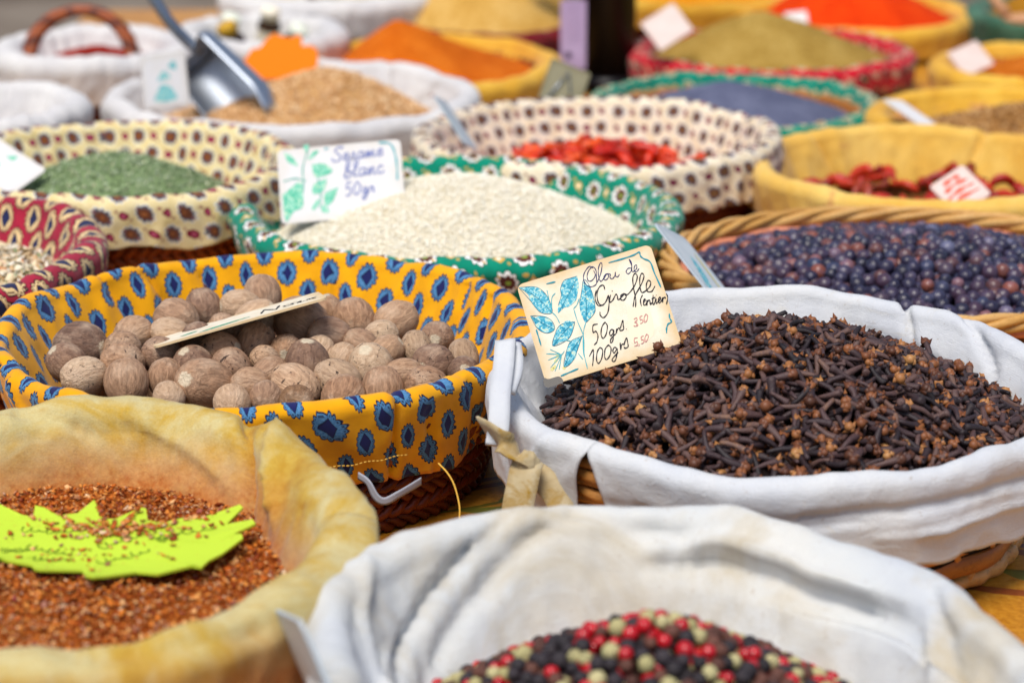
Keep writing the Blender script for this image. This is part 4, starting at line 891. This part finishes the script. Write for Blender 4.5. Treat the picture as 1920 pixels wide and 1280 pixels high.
for k in range(5):
    v, f = sphere_vf(12, 9)
    for i in range(len(v)): v[i] *= 1+.1*nz(v[i][0]*1.9+k*5, v[i][1]*1.9, v[i][2]*1.9)+.03*ridge(v[i][0]*3+k, v[i][1]*3, v[i][2]*3)-(.1 if v[i][2] > .95 else 0)
    jm.append((v, f, mesh_data('juniper_berry', v*.0051, f, JI)))
obj('juniper_mass', scatter('juniper_mass', [(v, f) for v, f, _ in jm], hp.points(1100, (-.006, -.002), .99), (.0046, .0053), JM), root, kind='stuff')
top = hp.points(760, (-.0005, .001), .985, None, .0084); top.sort(key=lambda q: q[0].y)
visj = [q for q in top if q[0].y > -.075 and q[0].x < .13]; ind = visj[:300]; rest = [q for q in top if q not in ind]
obj('juniper_layer', scatter('juniper_layer', [(v, f) for v, f, _ in jm], rest, (.0047, .0055), JM), root, kind='stuff')
for i, (p, nv) in enumerate(ind):
    s = random.uniform(.8, 1.14); o = obj('juniper_berry', jm[i % 5][2], None, Vector((.26, 1.503, .001))+p, 'dark blue juniper berry in the heap in the open willow basket', 'berry', 'juniper berries in the open willow basket', rot=(random.gauss(.9, .8), random.gauss(0, .8), random.random()*6)); o.scale = (s, s, s)
c = make_card(CARD_JUNIPER, CARD_PALE, 'pale card with faint blue drawing, turned edge-on at the juniper basket', rad=.006, th=.0012)
leaf_shapes('painted_leaf', [[(60, 120), (140, 260), (240, 420), (260, 300), (180, 160), (120, 80)]], LEAF_BLUE, c)
ribbons('painted_line', [[(330, 80), (360, 260), (390, 480)]], .0012, ink('yellow_paint', '#e6d888'), c)

# ------------------------------------------------------------------ teal basket of sesame
b = basket('dark basket lined with teal floral cloth, heaped with pale sesame', (-.038, 1.612))
cloth(b, .15, .152, .073, F_TEAL, 5, depth=.05, hang=.034, roll=.0085, slope=.2, fin=(5, .0022), fout=(5, .003, 10), rim=.003, hem=.004, nth=420, tuck=.25, ruffle=(44, .0016))
wl = shell(b, .149, .151, .066, WALL_DARK, .86); coils(wl, .149, .151, .064, WICK_DARK, 7, .86, .004, 46, 5, 240)
hp = Heap(-.038, 1.612, .134, .137, .0925, .046, (.0, .0), 1.6, .001, 8)
v, f = sphere_vf(6, 5, .5, .42, 1.0); v = v[:, [2, 0, 1]]
RICE = grain_mat('pale_sesame', [(0, '#eee4c8'), (.4, '#f8f2de'), (.75, '#fffbee'), (1, '#e0d0aa')], True, .55, .35)
root = obj('sesame_heap', hp.mesh('sesame_heap', powder_mat('sesame_bed', '#d4c8aa', '#ece2c8', '#f6eeda', 500), -.0012), None, (-.038, 1.612, 0), 'smooth mound of pale sesame seeds in the teal basket', 'sesame', None, 'stuff')
obj('sesame_layer', scatter('sesame_layer', [(v, f)], hp.points(20000, (-.0008, .0004), .995), (.0009, .0013), RICE, tilt=.35), root, kind='stuff')
c = make_card(CARD_RICE, CARD_WHITE, 'white card with green painted leaves standing in the teal sesame basket', rad=.004)
leaf_shapes('painted_leaf', RICE_LEAVES, LEAF_GREEN, c); ribbons('stem', RICE_STEMS, .0004, ink('green_pen', '#3fae98'), c); ribbons('border_line', RICE_BORDER, .0006, INK_ST, c)
tx = script_text('Sesame', 370, 415, 105, .04)+script_text('blanc', 455, 290, 120, .04)+script_text('50gr', 455, 160, 95, .04)+[[(450, 510), (468, 526)]]
ribbons('lettering', tx, .0005, INK_FADE, c)

# ------------------------------------------------------------------ herb basket, red-lined basket
b = basket('dark basket lined with cream floral cloth, holding dried green herbs', (-.292, 1.70))
cloth(b, .127, .128, .087, F_CREAM, 6, depth=.055, hang=.034, roll=.007, slope=.2, fin=(4.5, .0026), fout=(6, .004, 8), rim=.004, hem=.005, nth=380, tuck=.0, ruffle=(30, .0014))
wl = shell(b, .125, .126, .08, WALL_DARK, .88); coils(wl, .124, .125, .078, WICK_DARK, 8, .88, .0042, 42, 5, 220)
hp = Heap(-.292, 1.70, .115, .116, .089, .038, (-.006, .0), 1.7, .0015, 2)
HERB = grain_mat('dried_green_herb', [(0, '#60744a'), (.3, '#8ca072'), (.6, '#aabc94'), (.85, '#c4d2b0'), (1, '#d2d0a6')], True, .8, .2)
root = obj('herb_heap', hp.mesh('herb_heap', powder_mat('herb_dust', '#60744a', '#7e9464', '#9aae80', 500), -.001), None, (-.292, 1.70, 0), 'mound of crumbled grey-green dried herb in the cream floral basket', 'dried herb', None, 'stuff')
obj('herb_layer', scatter('herb_layer', chips[:8], hp.points(7000, (-.0006, .0008), .995), (.0009, .002), HERB, flat_frame, tilt=.6, smooth=False), root, kind='stuff')
c = make_card(CARD_HERB, CARD_WHITE, 'white card with faint green drawing in the green herb basket', rad=.004)
leaf_shapes('painted_leaf', [[(150, 150), (220, 240), (240, 160), (200, 110)], [(200, 330), (260, 380), (270, 320)]], LEAF_GREEN, c)
b = basket('red medallion-printed cloth basket filled with pale dried flakes', (-.362, 1.45))
cloth(b, .091, .121, .087, F_RED, 7, depth=.05, hang=.035, roll=.009, slope=.25, fin=(4, .002), fout=(5, .003, 8), rim=.004, hem=.004, nth=340, ruffle=(26, .0018))
wl = shell(b, .088, .118, .08, WALL_DARK, .88); coils(wl, .086, .116, .076, WICK_DARK, 7, .88, .0042, 34, 5, 200, joined=True)
hp = Heap(-.362, 1.45, .081, .111, .075, .057, (0, 0), 1.5, .003, 12)
CREAM = grain_mat('dried_onion', [(0, '#c8a070'), (.3, '#e6d2a8'), (.6, '#f0e6cc'), (.9, '#f4eede'), (1, '#d89a6a')], True, .65, .3)
root = obj('dried_flakes', hp.mesh('dried_flakes', powder_mat('cream_bed', '#a88a5c', '#d8c8a0', '#e8dcc0', 120), -.003), None, (-.362, 1.45, 0), 'heap of cream curled dried flakes in the red-lined basket', 'dried flakes', None, 'stuff')
cc = [chip_vf(40+i, random.uniform(.25, .6), random.uniform(.3, .9), .14) for i in range(8)]
obj('flake_layer', scatter('flake_layer', cc, hp.points(1500, (-.001, .002), .99), (.003, .0065), CREAM, flat_frame, tilt=.7), root, kind='stuff')
obj('green_shreds', scatter('green_shreds', cc, hp.points(240, (.001, .003), .95), (.0016, .0034), HERB, flat_frame, tilt=.7), root, kind='stuff')

# ------------------------------------------------------------------ second row: ivory floral (red peppers), plain yellow (chillies), wheat
def dried_pepper(k, L, r):
    rr = random.Random(k+50); P = []; m = 9; bend = rr.uniform(.15, .5)*L
    for i in range(m):
        t = i/(m-1); P.append(((t-.5)*L, bend*(t-.5)**2*2, bend*.3*math.sin(t*5)))
    rad = [r*(.35+.75*math.sin(min(1, .12+t*.95)*math.pi)**.7) for t in np.linspace(0, 1, m)]; v, f = tube(P, rad, 9, False, .7)
    for i in range(len(v)): v[i] += np.array([0, 1, 1])*r*.25*nz(v[i][0]*120+k, v[i][1]*160, v[i][2]*160)
    return v, f
b = basket('basket gathered in ivory floral cloth, holding dried red peppers', (.069, 1.872))
cloth(b, .142, .135, .072, F_CREAM2, 8, depth=.058, hang=.04, roll=.0065, slope=.18, fin=(5, .0022), fout=(7, .0035, 6), rim=.003, hem=.005, nth=400, tuck=.0, ruffle=(38, .0018))
wl = shell(b, .14, .133, .066, WALL_DARK, .88); coils(wl, .14, .133, .064, WICK_DARK, 8, .88, .0042, 42, 5, 200, joined=True)
RP = grain_mat('dried_red_pepper', [(0, '#b81a04'), (.4, '#dc3406'), (.7, '#ea5a1c'), (1, '#a81606')], False, .38, .45, .5)
pm = [mesh_data('dried_pepper', *dried_pepper(k, .022, .0042), RP) for k in range(5)]
for i in range(120):
    a = random.random()*6.28; r = math.sqrt(random.random())*.08; x, y = .074+r*math.cos(a)*1.1, 1.866+r*math.sin(a)*.9
    o = obj('dried_pepper', pm[i % 5], None, (x, y, .038+.02*(1-(r/.08)**2)+random.uniform(-.004, .003)), 'crinkled bright red dried pepper in the ivory floral basket', 'dried pepper', 'dried red peppers in the ivory floral basket', rot=(random.random()*6, random.gauss(0, .3), random.random()*6))
hp = Heap(.069, 1.872, .122, .115, .05, .03, (.01, 0), 1.8, .002, 33)
obj('pepper_bed', hp.mesh('pepper_bed', powder_mat('pepper_flesh', '#8a1408', '#b02410', '#c83c1a', 90), -.006), None, (.069, 1.872, 0), 'bed of broken red pepper under the dried peppers', 'red pepper', None, 'stuff')
c = make_card(CARD_CHILI, CARD_PALE, 'pale grey card edge-on at the rim of the ivory floral basket', rad=.003, th=.001)
ribbons('border_line', [[(60, 60), (60, 400)], [(290, 60), (290, 400)]], .0006, INK_ST, c)

b = basket('mustard yellow cloth basket holding dark red chillies', (.329, 1.801))
cloth(b, .136, .137, .062, F_MUSTARD, 9, depth=.045, hang=.035, roll=.008, slope=.12, fin=(4.2, .0035), fout=(3, .003, 10), rim=.003, hem=.004, nth=340, creases=[(D(128), -.004, D(121), -.045, .003, -.004), (D(62), -.004, D(66), -.045, .004, -.004)])
wl = shell(b, .134, .135, .05, WALL_HONEY, .88); coils(wl, .1365, .1375, .05, WICK_HONEY, 6, .88, .0032, 40, 5, 180, joined=True)
DC = grain_mat('dark_red_chilli', [(0, '#7e120c'), (.4, '#b02012'), (.75, '#c63a1a'), (1, '#5a2a14')], False, .35, .5, .5)
pm = [mesh_data('red_chilli', *dried_pepper(20+k, .024, .0045), DC) for k in range(5)]
for i in range(70):
    a = random.random()*6.28; r = math.sqrt(random.random())*.115
    obj('red_chilli', pm[i % 5], None, (.329+r*math.cos(a), 1.80+r*math.sin(a), .028+.006*(1-(r/.115)**2)+random.uniform(-.002, .004)), 'dark red dried chilli in the mustard yellow basket', 'chilli', 'dark red chillies in the mustard yellow basket', rot=(random.random()*6, random.gauss(0, .25), random.random()*6))
c = make_card(CARD_YCHILI, CARD_PINK, 'small pinkish card with red writing, tilted in the mustard chilli basket', rad=.003)
ribbons('lettering', [[(40, 90), (130, 110), (300, 90)], [(40, 150), (160, 165), (290, 150)], [(60, 210), (180, 225), (280, 205)], [(90, 265), (180, 275), (250, 262)]], .0013, INK_RD, c, vary=.5)

b = basket('basket with draped white cloth holding tan wheat grains', (-.193, 2.042))
cloth(b, .156, .153, .072, F_WHITE3, 10, depth=.055, hang=.03, roll=.0095, slope=.25, fin=(3, .003), fout=(2.5, .003, 10), rim=.005, hem=.004, nth=340, creases=[(D(60), -.006, D(55), -.04, .006, -.004), (D(30), -.006, D(40), -.04, .006, -.004)])
wl = shell(b, .152, .149, .064, WALL_DARK, .88); coils(wl, .152, .149, .062, WICK_DARK, 8, .88, .0042, 42, 5, 180, joined=True)
hp = Heap(-.193, 2.042, .14, .137, .091, .035, (.03, .0), 1.3, .001, 14)
WH = grain_mat('wheat_grain', [(0, '#c08a52'), (.4, '#dcae78'), (.8, '#e8c496'), (1, '#f0d4a8')], True, .6, .3)
root = obj('wheat_heap', hp.mesh('wheat_heap', powder_mat('wheat_bed', '#a87844', '#c49660', '#d8b07c', 400), -.001), None, (-.193, 2.042, 0), 'mound of tan wheat grains in the white-draped basket', 'wheat', None, 'stuff')
obj('wheat_layer', scatter('wheat_layer', [(v, f) for v, f in [sphere_vf(6, 5, .5, .5, 1.)]], hp.points(4500, (-.0006, .0006), .995), (.0018, .0026), WH, tilt=.4), root, kind='stuff')
c = make_card(CARD_WHEAT, CARD_WHITE, 'white card with blue-green leaves beside the steel scoop', rad=.003)
leaf_shapes('painted_leaf', [[(120, 60), (220, 180), (330, 160), (400, 60), (250, 40)], [(180, 220), (260, 300), (340, 240)], [(320, 330), (400, 380), (420, 300)]], painted_leaf('teal_leaf_paint', '#3a9aa2', '#6cbcc0', '#a8d8d8'), c)
# steel scoop
sc = thing('scoop', 'steel scoop with a long handle stuck in the wheat grains', 'scoop', (-.244, 2.005, .0805))
A, B_ = np.array([-.035, .025, .026]), np.array([.025, -.02, -.028]); ax = (B_-A)/np.linalg.norm(B_-A); sd_ = np.cross(ax, [0, 1, .25]); sd_ /= np.linalg.norm(sd_); up = np.cross(sd_, ax)
V = []
for i, t in enumerate(np.linspace(0, 1, 14)):
    rad = .026*(1+.25*t)*(1 if t < .75 else 1-.35*(t-.75)/.25)
    for a in np.linspace(-115, 115, 25): V.append(A+(B_-A)*t*1.05+rad*(sd_*math.sin(R(a))-up*math.cos(R(a))*-1.0))
me = mesh_data('blade', V, grid_faces(25, 14, False), METAL); o = obj('blade', me, sc); so = o.modifiers.new('thickness', 'SOLIDIFY'); so.thickness = .0012
bk = [A]+[A+.026*(sd_*math.sin(R(a))+up*math.cos(R(a))) for a in np.linspace(-115, 115, 25)]
obj('back_plate', mesh_data('back_plate', bk, [[0, i, i+1] for i in range(1, 25)], METAL), sc)
obj('handle', mesh_data('handle', *tube(ncs([A+up*.012, A+np.array([-.02, .005, .028]), A+np.array([-.048, .01, .075]), A+np.array([-.066, .012, .11])], 8), .0052, 12), METAL_D), sc)

# ------------------------------------------------------------------ back rows
def far_basket(label, loc, rx, ry, zr, cm, seed, wick=WICK_HONEY, hang=.025, ruffle=None, roll=.0095, depth=.04, fin=(3, .002), slope=.2, core=None, **kw):
    b = basket(label, loc); cloth(b, rx, ry, zr, cm, seed, depth=min(depth, zr-.012), hang=hang, roll=roll, slope=slope, fin=fin, fout=(4, .0025, 8), rim=.003, hem=.003, nth=240, ruffle=ruffle, **kw)
    wl = shell(b, rx-.005, ry-.005, zr-.006, core or WALL_HONEY, .88); coils(wl, rx-.006, ry-.006, zr-.006, wick, 6, .88, .0042, 36, 5, 160, joined=True); return b
def powder(name, label, cat, loc, rx, ry, zc, ze, off, p, m, seed=0, wob=.0015):
    h = Heap(loc[0], loc[1], rx-.009, ry-.009, zc, ze, off, p, wob, seed)
    o = obj(name, h.mesh(name, m), None, (loc[0], loc[1], 0), label, cat, None, 'stuff'); return h, o
far_basket('basket gathered in teal print cloth around blue poppy seed', (.206, 2.155), .13, .135, .042, F_TEAL2, 21, hang=.03, ruffle=(40, .003), roll=.008)
powder('poppy_seed', 'slate-blue heap of poppy seed in the gathered teal basket', 'poppy seed', (.206, 2.155), .122, .127, .06, .024, (-.005, -.01), 1.3, powder_mat('poppy_seed', '#4a4d66', '#62667e', '#7a7e94', 500))
far_basket('yellow cloth basket of brown seeds behind the mustard chilli basket', (.444, 2.057), .118, .111, .05, F_MUSTARD2, 22, depth=.03)
h, o = powder('brown_seeds', 'speckled brown seeds in the yellow basket behind the chillies', 'seeds', (.444, 2.057), .118, .111, .058, .025, (.03, .0), 1.4, powder_mat('brown_seed', '#6a4420', '#9a6c38', '#c89858', 180))
obj('seed_layer', scatter('seed_layer', [sphere_vf(6, 5, .6, .5, 1.)], h.points(1800, (-.0005, .0008), .99), (.0018, .0028), grain_mat('brown_seed_grain', [(0, '#6a4420'), (.5, '#a87a44'), (1, '#d0a870')], True, .6, .3), tilt=.4), o, kind='stuff')
make_card(CARD_YSEED, CARD_WHITE, 'white card lying slanted at the yellow basket of brown seeds', rad=.002)
far_basket('basket in crimson print cloth heaped with olive-tan powder', (.27, 2.43), .138, .13, .042, F_CRIMSON, 23, WICK_DARK, .032, (40, .0025))
powder('tan_green_powder', 'olive-tan powder heaped in the crimson print basket', 'spice powder', (.27, 2.43), .136, .126, .08, .028, (-.01, .0), 1.3, powder_mat('olive_tan_powder', '#8a6a2a', '#a4843e', '#b89a54'))
make_card(CARD_REDTAN, CARD_PINK, 'off-white card tilted in the olive-tan powder', rad=.002)
far_basket('golden yellow cloth basket with bright orange-red powder', (.394, 2.69), .126, .14, .042, F_MUSTARD2, 24, WICK_DARK, .035)
powder('paprika', 'bright orange-red powder in the golden yellow basket', 'spice powder', (.394, 2.69), .124, .138, .092, .028, (-.01, -.02), 1.2, powder_mat('paprika', '#c82a04', '#dd3c06', '#e84c0c'))
make_card(CARD_PAPRIKA, CARD_WHITE, 'small white card beside the bright orange-red powder', rad=.002)
far_basket('yellow cloth basket with rust-orange powder at the far right', (.535, 2.30), .11, .112, .05, F_MUSTARD2, 25, WICK_DARK, .03)
powder('rust_powder', 'rust-orange powder in the far right yellow basket', 'spice powder', (.535, 2.30), .11, .112, .075, .03, (.03, 0), 1.2, powder_mat('rust_powder', '#a8500a', '#bf6410', '#d0782a'))
make_card(CARD_YRIGHT, CARD_PINK, 'pale pinkish card in the far right yellow basket', rad=.002)
far_basket('yellow cloth basket heaped with orange curry powder', (-.078, 2.323), .118, .142, .05, F_MUSTARD2, 26, WICK_DARK, .03, depth=.036)
powder('curry_powder', 'orange curry powder heaped in the yellow basket behind the wheat', 'spice powder', (-.078, 2.323), .118, .142, .088, .032, (-.035, 0), 1.25, powder_mat('orange_curry', '#b85208', '#cc6410', '#dc7a22'))
far_basket('dark red print basket of pale tan powder beside the black post', (-.03, 2.60), .12, .13, .05, F_DARKRED, 27, WICK_DARK, .03, (34, .002))
powder('tan_powder', 'broad mound of golden tan powder in the dark red basket', 'spice powder', (-.03, 2.60), .12, .13, .115, .045, (0, 0), 1.6, powder_mat('golden_tan_powder', '#b88a3c', '#cca050', '#dcb670'))
far_basket('yellow basket of orange turmeric behind the black post', (.215, 2.79), .115, .12, .05, F_MUSTARD2, 28, WICK_DARK, .03)
powder('turmeric', 'orange-yellow turmeric heap behind the black post', 'spice powder', (.215, 2.79), .115, .12, .09, .034, (0, 0), 1.3, powder_mat('turmeric', '#d0780a', '#e08c10', '#eaa022'))
far_basket('white linen basket with a wicker loop handle', (-.41, 2.29), .088, .092, .072, F_WHITE3, 29, WICK_DARK, .045, roll=.013, fin=(4, .004), depth=.04)
o = [q for q in bpy.data.objects if q.get('label') == 'white linen basket with a wicker loop handle'][0]
t = np.linspace(0, math.pi, 40); HP = []
for k in range(3):
    P = np.stack([-.004-.052*np.cos(t)+.0035*np.cos(t*14+k*2.1), -.06+.02*np.sin(t)+.0035*np.sin(t*14+k*2.1), .045+.065*np.sin(t)**.75], 1); obj('handle', mesh_data('handle', *tube(P, .0052, 6), WICK_DARK), o)
powder('red_powder', 'dull red spice in the looped-handle white basket', 'spice', (-.41, 2.29), .076, .08, .066, .05, (0, .01), 1.4, powder_mat('dull_red_spice', '#7a1c14', '#98281c', '#b03c2a'))
far_basket('small white linen basket at the left edge', (-.43, 1.916), .07, .081, .087, F_WHITE3, 30, WICK_DARK, .03, roll=.01, depth=.05, fin=(5, .004))
powder('pale_spice', 'brownish spice deep in the small left white basket', 'spice', (-.43, 1.916), .06, .07, .055, .045, (0, 0), 1.4, powder_mat('brownish_spice', '#6a4a34', '#8a6a50', '#a88a6c'))
far_basket('white linen basket holding small dark jars', (-.258, 2.39), .078, .085, .07, F_WHITE3, 31, WICK_DARK, .035, roll=.012, fin=(4, .004))
JB = Mat('brown_glass', .2, .5).col('#3a2410').m; JC = [ink('white_cap', '#e8ecd8', .4), ink('gold_cap', '#c89a2a', .4), ink('cream_cap', '#f2e8d0', .4)]; JL = ink('lilac_label', '#a89cc8', .6)
def lathe(prof, n=20):
    V = [(r_*math.cos(2*math.pi*i/n), r_*math.sin(2*math.pi*i/n), z) for r_, z in prof for i in range(n)]; return np.array(V), grid_faces(n, len(prof))
for i, (x, y, z, tl, lab) in enumerate([(-.30, 2.37, .045, .3, 'small brown jar with a white cap, leaning at the left'), (-.277, 2.34, .042, -.35, 'small brown jar with a gold cap and lilac label'), (-.255, 2.375, .05, .15, 'small brown jar with a cream cap in the middle of the jars'), (-.236, 2.35, .04, .5, 'small brown jar with a white cap, tilted to the right')]):
    j = obj('jar', mesh_data('jar', *lathe([(0, 0), (.011, 0), (.012, .002), (.012, .026), (.008, .031), (.008, .034), (0, .034)]), JB), None, (x+.004, y+.015, z), lab, 'jar', 'small jars in the white basket', rot=(.3, tl, 0))
    obj('cap', mesh_data('cap', *lathe([(0, .033), (.0095, .033), (.0098, .042), (.009, .0435), (0, .0437)]), JC[i % 3]), j); obj('paper_label', mesh_data('paper_label', *lathe([(.0122, .006), (.0122, .022)]), JL if i == 1 else JC[2]), j)
powder('jar_packing', 'olive packing under the small jars', 'packing', (-.258, 2.39), .068, .072, .05, .044, (0, 0), 1.4, powder_mat('olive_packing', '#6a5a1c', '#8a7a34', '#a8984a'))
far_basket('far white linen basket with a dark wicker handle end', (-.2, 2.60), .11, .105, .08, F_WHITE3, 32, WICK_DARK, .04, roll=.013, fin=(4, .004))
o = [q for q in bpy.data.objects if q.get('label') == 'far white linen basket with a dark wicker handle end'][0]
for k in range(3):
    P = np.stack([-.004-.055*np.cos(t)*.25+.0035*np.cos(t*14+k*2.1), -.088+.17*t/math.pi, .06+.085*np.sin(t)**.6+.0035*np.sin(t*14+k*2.1)], 1); obj('handle', mesh_data('handle', *tube(P, .005, 6), WICK_DARK), o)
powder('white_packing', 'cream spice in the far white linen basket', 'spice', (-.2, 2.60), .1, .095, .075, .06, (0, 0), 1.4, powder_mat('cream_spice', '#b8a890', '#d0c4b0', '#e0d8c8'))
far_basket('dark green cloth basket at the far right corner', (.63, 2.64), .105, .11, .05, fabric_plain('dark_green_cotton', [(.3, '#1c4a34'), (.5, '#2a6248'), (.7, '#4a8066')], 20), 33, WICK_DARK, .03)
powder('ochre_powder', 'dark ochre powder in the dark green corner basket', 'spice powder', (.63, 2.64), .105, .11, .085, .035, (0, .02), 1.3, powder_mat('ochre_powder', '#8a5a10', '#a06c18', '#b8842a'))
sp = thing('wooden_spoon', 'pale wooden spoon resting in the dark green corner basket', 'spoon', (.53, 2.52, .06)); WD = wicker_mat('pale_wood', [(0, '#b07a50'), (.5, '#d0a078'), (1, '#e0b890')], .6)
obj('handle', mesh_data('handle', *tube([(-.035, .05, .06), (-.012, .01, .022), (0, -.012, .004)], .006, 10), WD), sp); v, f = sphere_vf(14, 8, .03, .018, .006); obj('bowl', mesh_data('bowl', v+np.array([.026, -.016, .0]), f, WD), sp)
# black post with its lilac sheet, card backs, cut-out signs
po = thing('post', 'thick black post rising between the powder baskets', 'post', (.1, 2.43, 0))
obj('shaft', mesh_data('shaft', *lathe([(0, .003), (.029, .003), (.029, .62), (0, .62)], 28), BLACK), po); obj('foot', mesh_data('foot', *lathe([(0, .001), (.036, .001), (.035, .012), (.0292, .016)], 28), BLACK), po)
C = list(CARD_LILAC); C[0] = [.0492, 2.372, .030]; C[3], C[4] = .0262, .0705
c = make_card(tuple(C), LILAC, 'lilac printed sheet standing against the black post', 'sheet', 'paper_sheet', rad=.001)
ribbons('print_line', [[(40, 640-i*45), (215, 640-i*45)] for i in range(9)], .0003, ink('lilac_print', '#9a86ae'), c, vary=.1); leaf_shapes('printed_block', [[(50, 110), (110, 110), (110, 170), (50, 170)]], ink('dark_print', '#4a3c54'), c)
c = make_card(CARD_BACK, CARD_GREY, 'grey-brown back of a card leaning behind the ivory floral basket', rad=.002)
obj('wire_stand', mesh_data('wire_stand', *tube([(.008, .004, .0015), (.018, .036, .003), (.03, .004, .0015)], .0011, 6), METAL_D), c)
def cutout(name, label, pts, y, m):
    P = np.array(pts, float); c0 = P.mean(0); n = len(P); V = [(x-c0[0], 0, z-c0[1]) for x, z in P]+[(x-c0[0], .0014, z-c0[1]) for x, z in P]
    F = [list(range(n)), list(range(2*n-1, n-1, -1))]+[[(i+1) % n, i, n+i, n+(i+1) % n] for i in range(n)]
    return obj(name, mesh_data(name, V, F, m, smooth=False), None, (c0[0], y, c0[1]), label, 'sign', rot=(-.25, 0, 0))
OR = ink('neon_orange_card', '#ff8a10', .6); YL = ink('neon_lemon_card', '#f2e60a', .6)
cutout('cutout_sign', 'bright orange cut-out sign standing behind the wheat basket', [(-.252, .05), (-.25, .068), (-.243, .078), (-.235, .08), (-.229, .088), (-.222, .093), (-.214, .09), (-.207, .0885), (-.2, .092), (-.196, .089), (-.196, .081), (-.188, .082), (-.182, .078), (-.181, .068), (-.186, .05)], 2.175, OR).location.z += .007
cutout('cutout_sign', 'lemon yellow cut-out sign stuck in the golden tan powder', [(.012, .118), (.016, .105), (.024, .1), (.034, .0985), (.046, .1), (.052, .106), (.056, .118), (.05, .14), (.034, .15), (.02, .14)], 2.52, YL)
